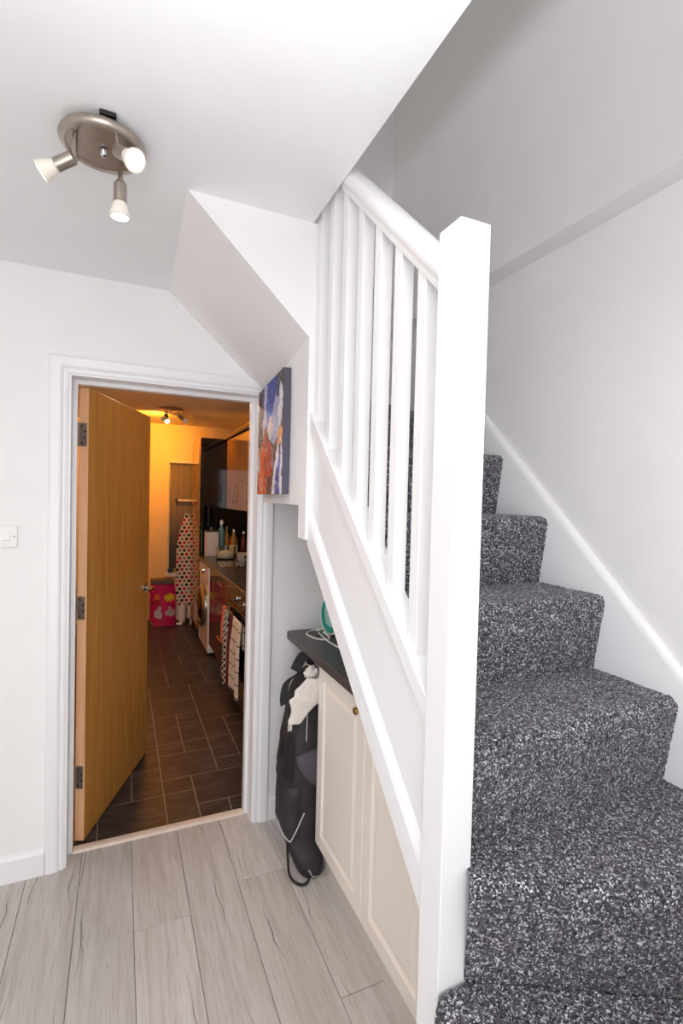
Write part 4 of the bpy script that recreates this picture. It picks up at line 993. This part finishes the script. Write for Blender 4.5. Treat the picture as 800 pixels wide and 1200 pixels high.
bm = NB(); sheet(bm, lambda u, v: Vector((0.615+0.10*u, 6.095+0.02*math.sin(u*6), 0.05+0.20*v-0.03*u*(1-v)+0.02*math.sin(u*9)*(1-v))), 10, 8); sheet(bm, lambda u, v: Vector((0.735+0.09*u, 6.095+0.02*math.sin(u*6), 0.07+0.18*v)), 8, 6)
obj('cover_skirt', bm, plain('white_cotton', rgb(222, 210, 204), 0.9), ib, smooth='all', solid=0.003)

# pink bag on the floor
pk = thing('pink_bag', (0.47, 6.22, 0), 'bright pink printed bag standing on the kitchen floor by the ironing board', 'bag')
PINK = paint('pink_print', rgb(206, 24, 96), [(0.065, 0.335, 0.060, 0.048, 0, rgb(240, 186, 30)), (0.065, 0.335, 0.038, 0.030, 0, rgb(248, 214, 70)), (-0.075, 0.33, 0.028, 0.05, 0, rgb(226, 120, 60)), (-0.075, 0.285, 0.040, 0.030, 0, rgb(178, 20, 40)),
    (-0.055, 0.14, 0.045, 0.055, 0.2, rgb(216, 206, 212)), (-0.045, 0.21, 0.020, 0.030, -0.4, rgb(216, 206, 212)), (0.075, 0.15, 0.060, 0.045, -0.2, rgb(206, 176, 190)), (0.07, 0.21, 0.018, 0.024, 0.4, rgb(206, 176, 190)), (-0.16, 0.03, 0.05, 0.03, 0, rgb(100, 130, 40))], axes=(0, 2), rough=0.4, warp=0.03, wscale=14)
bm = NB()
def bsec(z, k):
    o2 = 0.006*math.sin(z*23)
    x0, x1, y0, y1 = 0.335-0.01*k, 0.598+0.005*k+o2, 6.12+o2, 6.33
    return [(x0, y0+0.015, z), (x0+0.02, y0, z), ((x0+x1)/2, y0-0.006, z), (x1-0.02, y0, z-0.01*(z > 0.1)), (x1, y0+0.015, z), (x1, y1, z), (x0, y1, z)]
loft(bm, [bsec(z, k) for z, k in ((0.0, 0), (0.03, 1), (0.12, 0.6), (0.25, 1.2), (0.38, 0.7), (0.47, 0.2), (0.485, -0.5))])
obj('bag_body', bm, PINK, pk, smooth=True)
bm = NB(); tube(bm, smoothpath([(0.44, 6.15, 0.46), (0.45, 6.135, 0.40), (0.50, 6.108, 0.372), (0.55, 6.135, 0.40), (0.56, 6.15, 0.46)], 5), 0.005, 6); obj('handle', bm, plain('pink_cord', rgb(170, 20, 80), 0.6), pk)
bm = NB(); box(bm, 0.335, 0.585, 6.14, 6.32, 0.488, 0.535, bev=0.003); tag(obj('flat_box', bm, plain('grey_cardboard', rgb(112, 96, 84), 0.8), loc=(0.46, 6.23, 0.488)), 'flat grey-brown box lying on the pink bag', 'box')

# kitchen ceiling lamp
KC = Vector((0.45, 5.30, ZC))
kl = thing('kitchen_spotlight', KC, 'round kitchen ceiling spotlight with warm lit spots', 'ceiling light')
bm = NB(); lathe(bm, [(0.10, 0), (0.115, 0.004), (0.118, 0.014), (0.105, 0.024), (0.0, 0.026)], KC, (0, 0, -1), 36); obj('base_plate', bm, STEEL, kl, smooth=True)
bm = NB(); lathe(bm, [(0.010, 0.025), (0.010, 0.032), (0, 0.036)], KC, (0, 0, -1), 12); obj('centre_nut', bm, CHROME, kl, smooth=True)
KB = glow('warm_bulb_glass', (1.0, 0.66, 0.30, 1), 14.0)
KCOL = (1.0, 0.38, 0.03)
spot(kl, KC+Vector((-0.055, -0.03, -0.024)), KC+Vector((-0.055, -0.03, -0.075)), (0.12, -0.55, -0.65), 5, KCOL, KB, 1.15)
spot(kl, KC+Vector((0.075, 0.00, -0.024)), KC+Vector((0.075, 0.00, -0.070)), (0.80, 0.25, -0.50), 7, KCOL, KB, 1.15)
spot(kl, KC+Vector((-0.03, 0.075, -0.024)), KC+Vector((-0.03, 0.075, -0.070)), (-0.30, 0.90, -0.22), 50.0, KCOL, KB, 1.15)
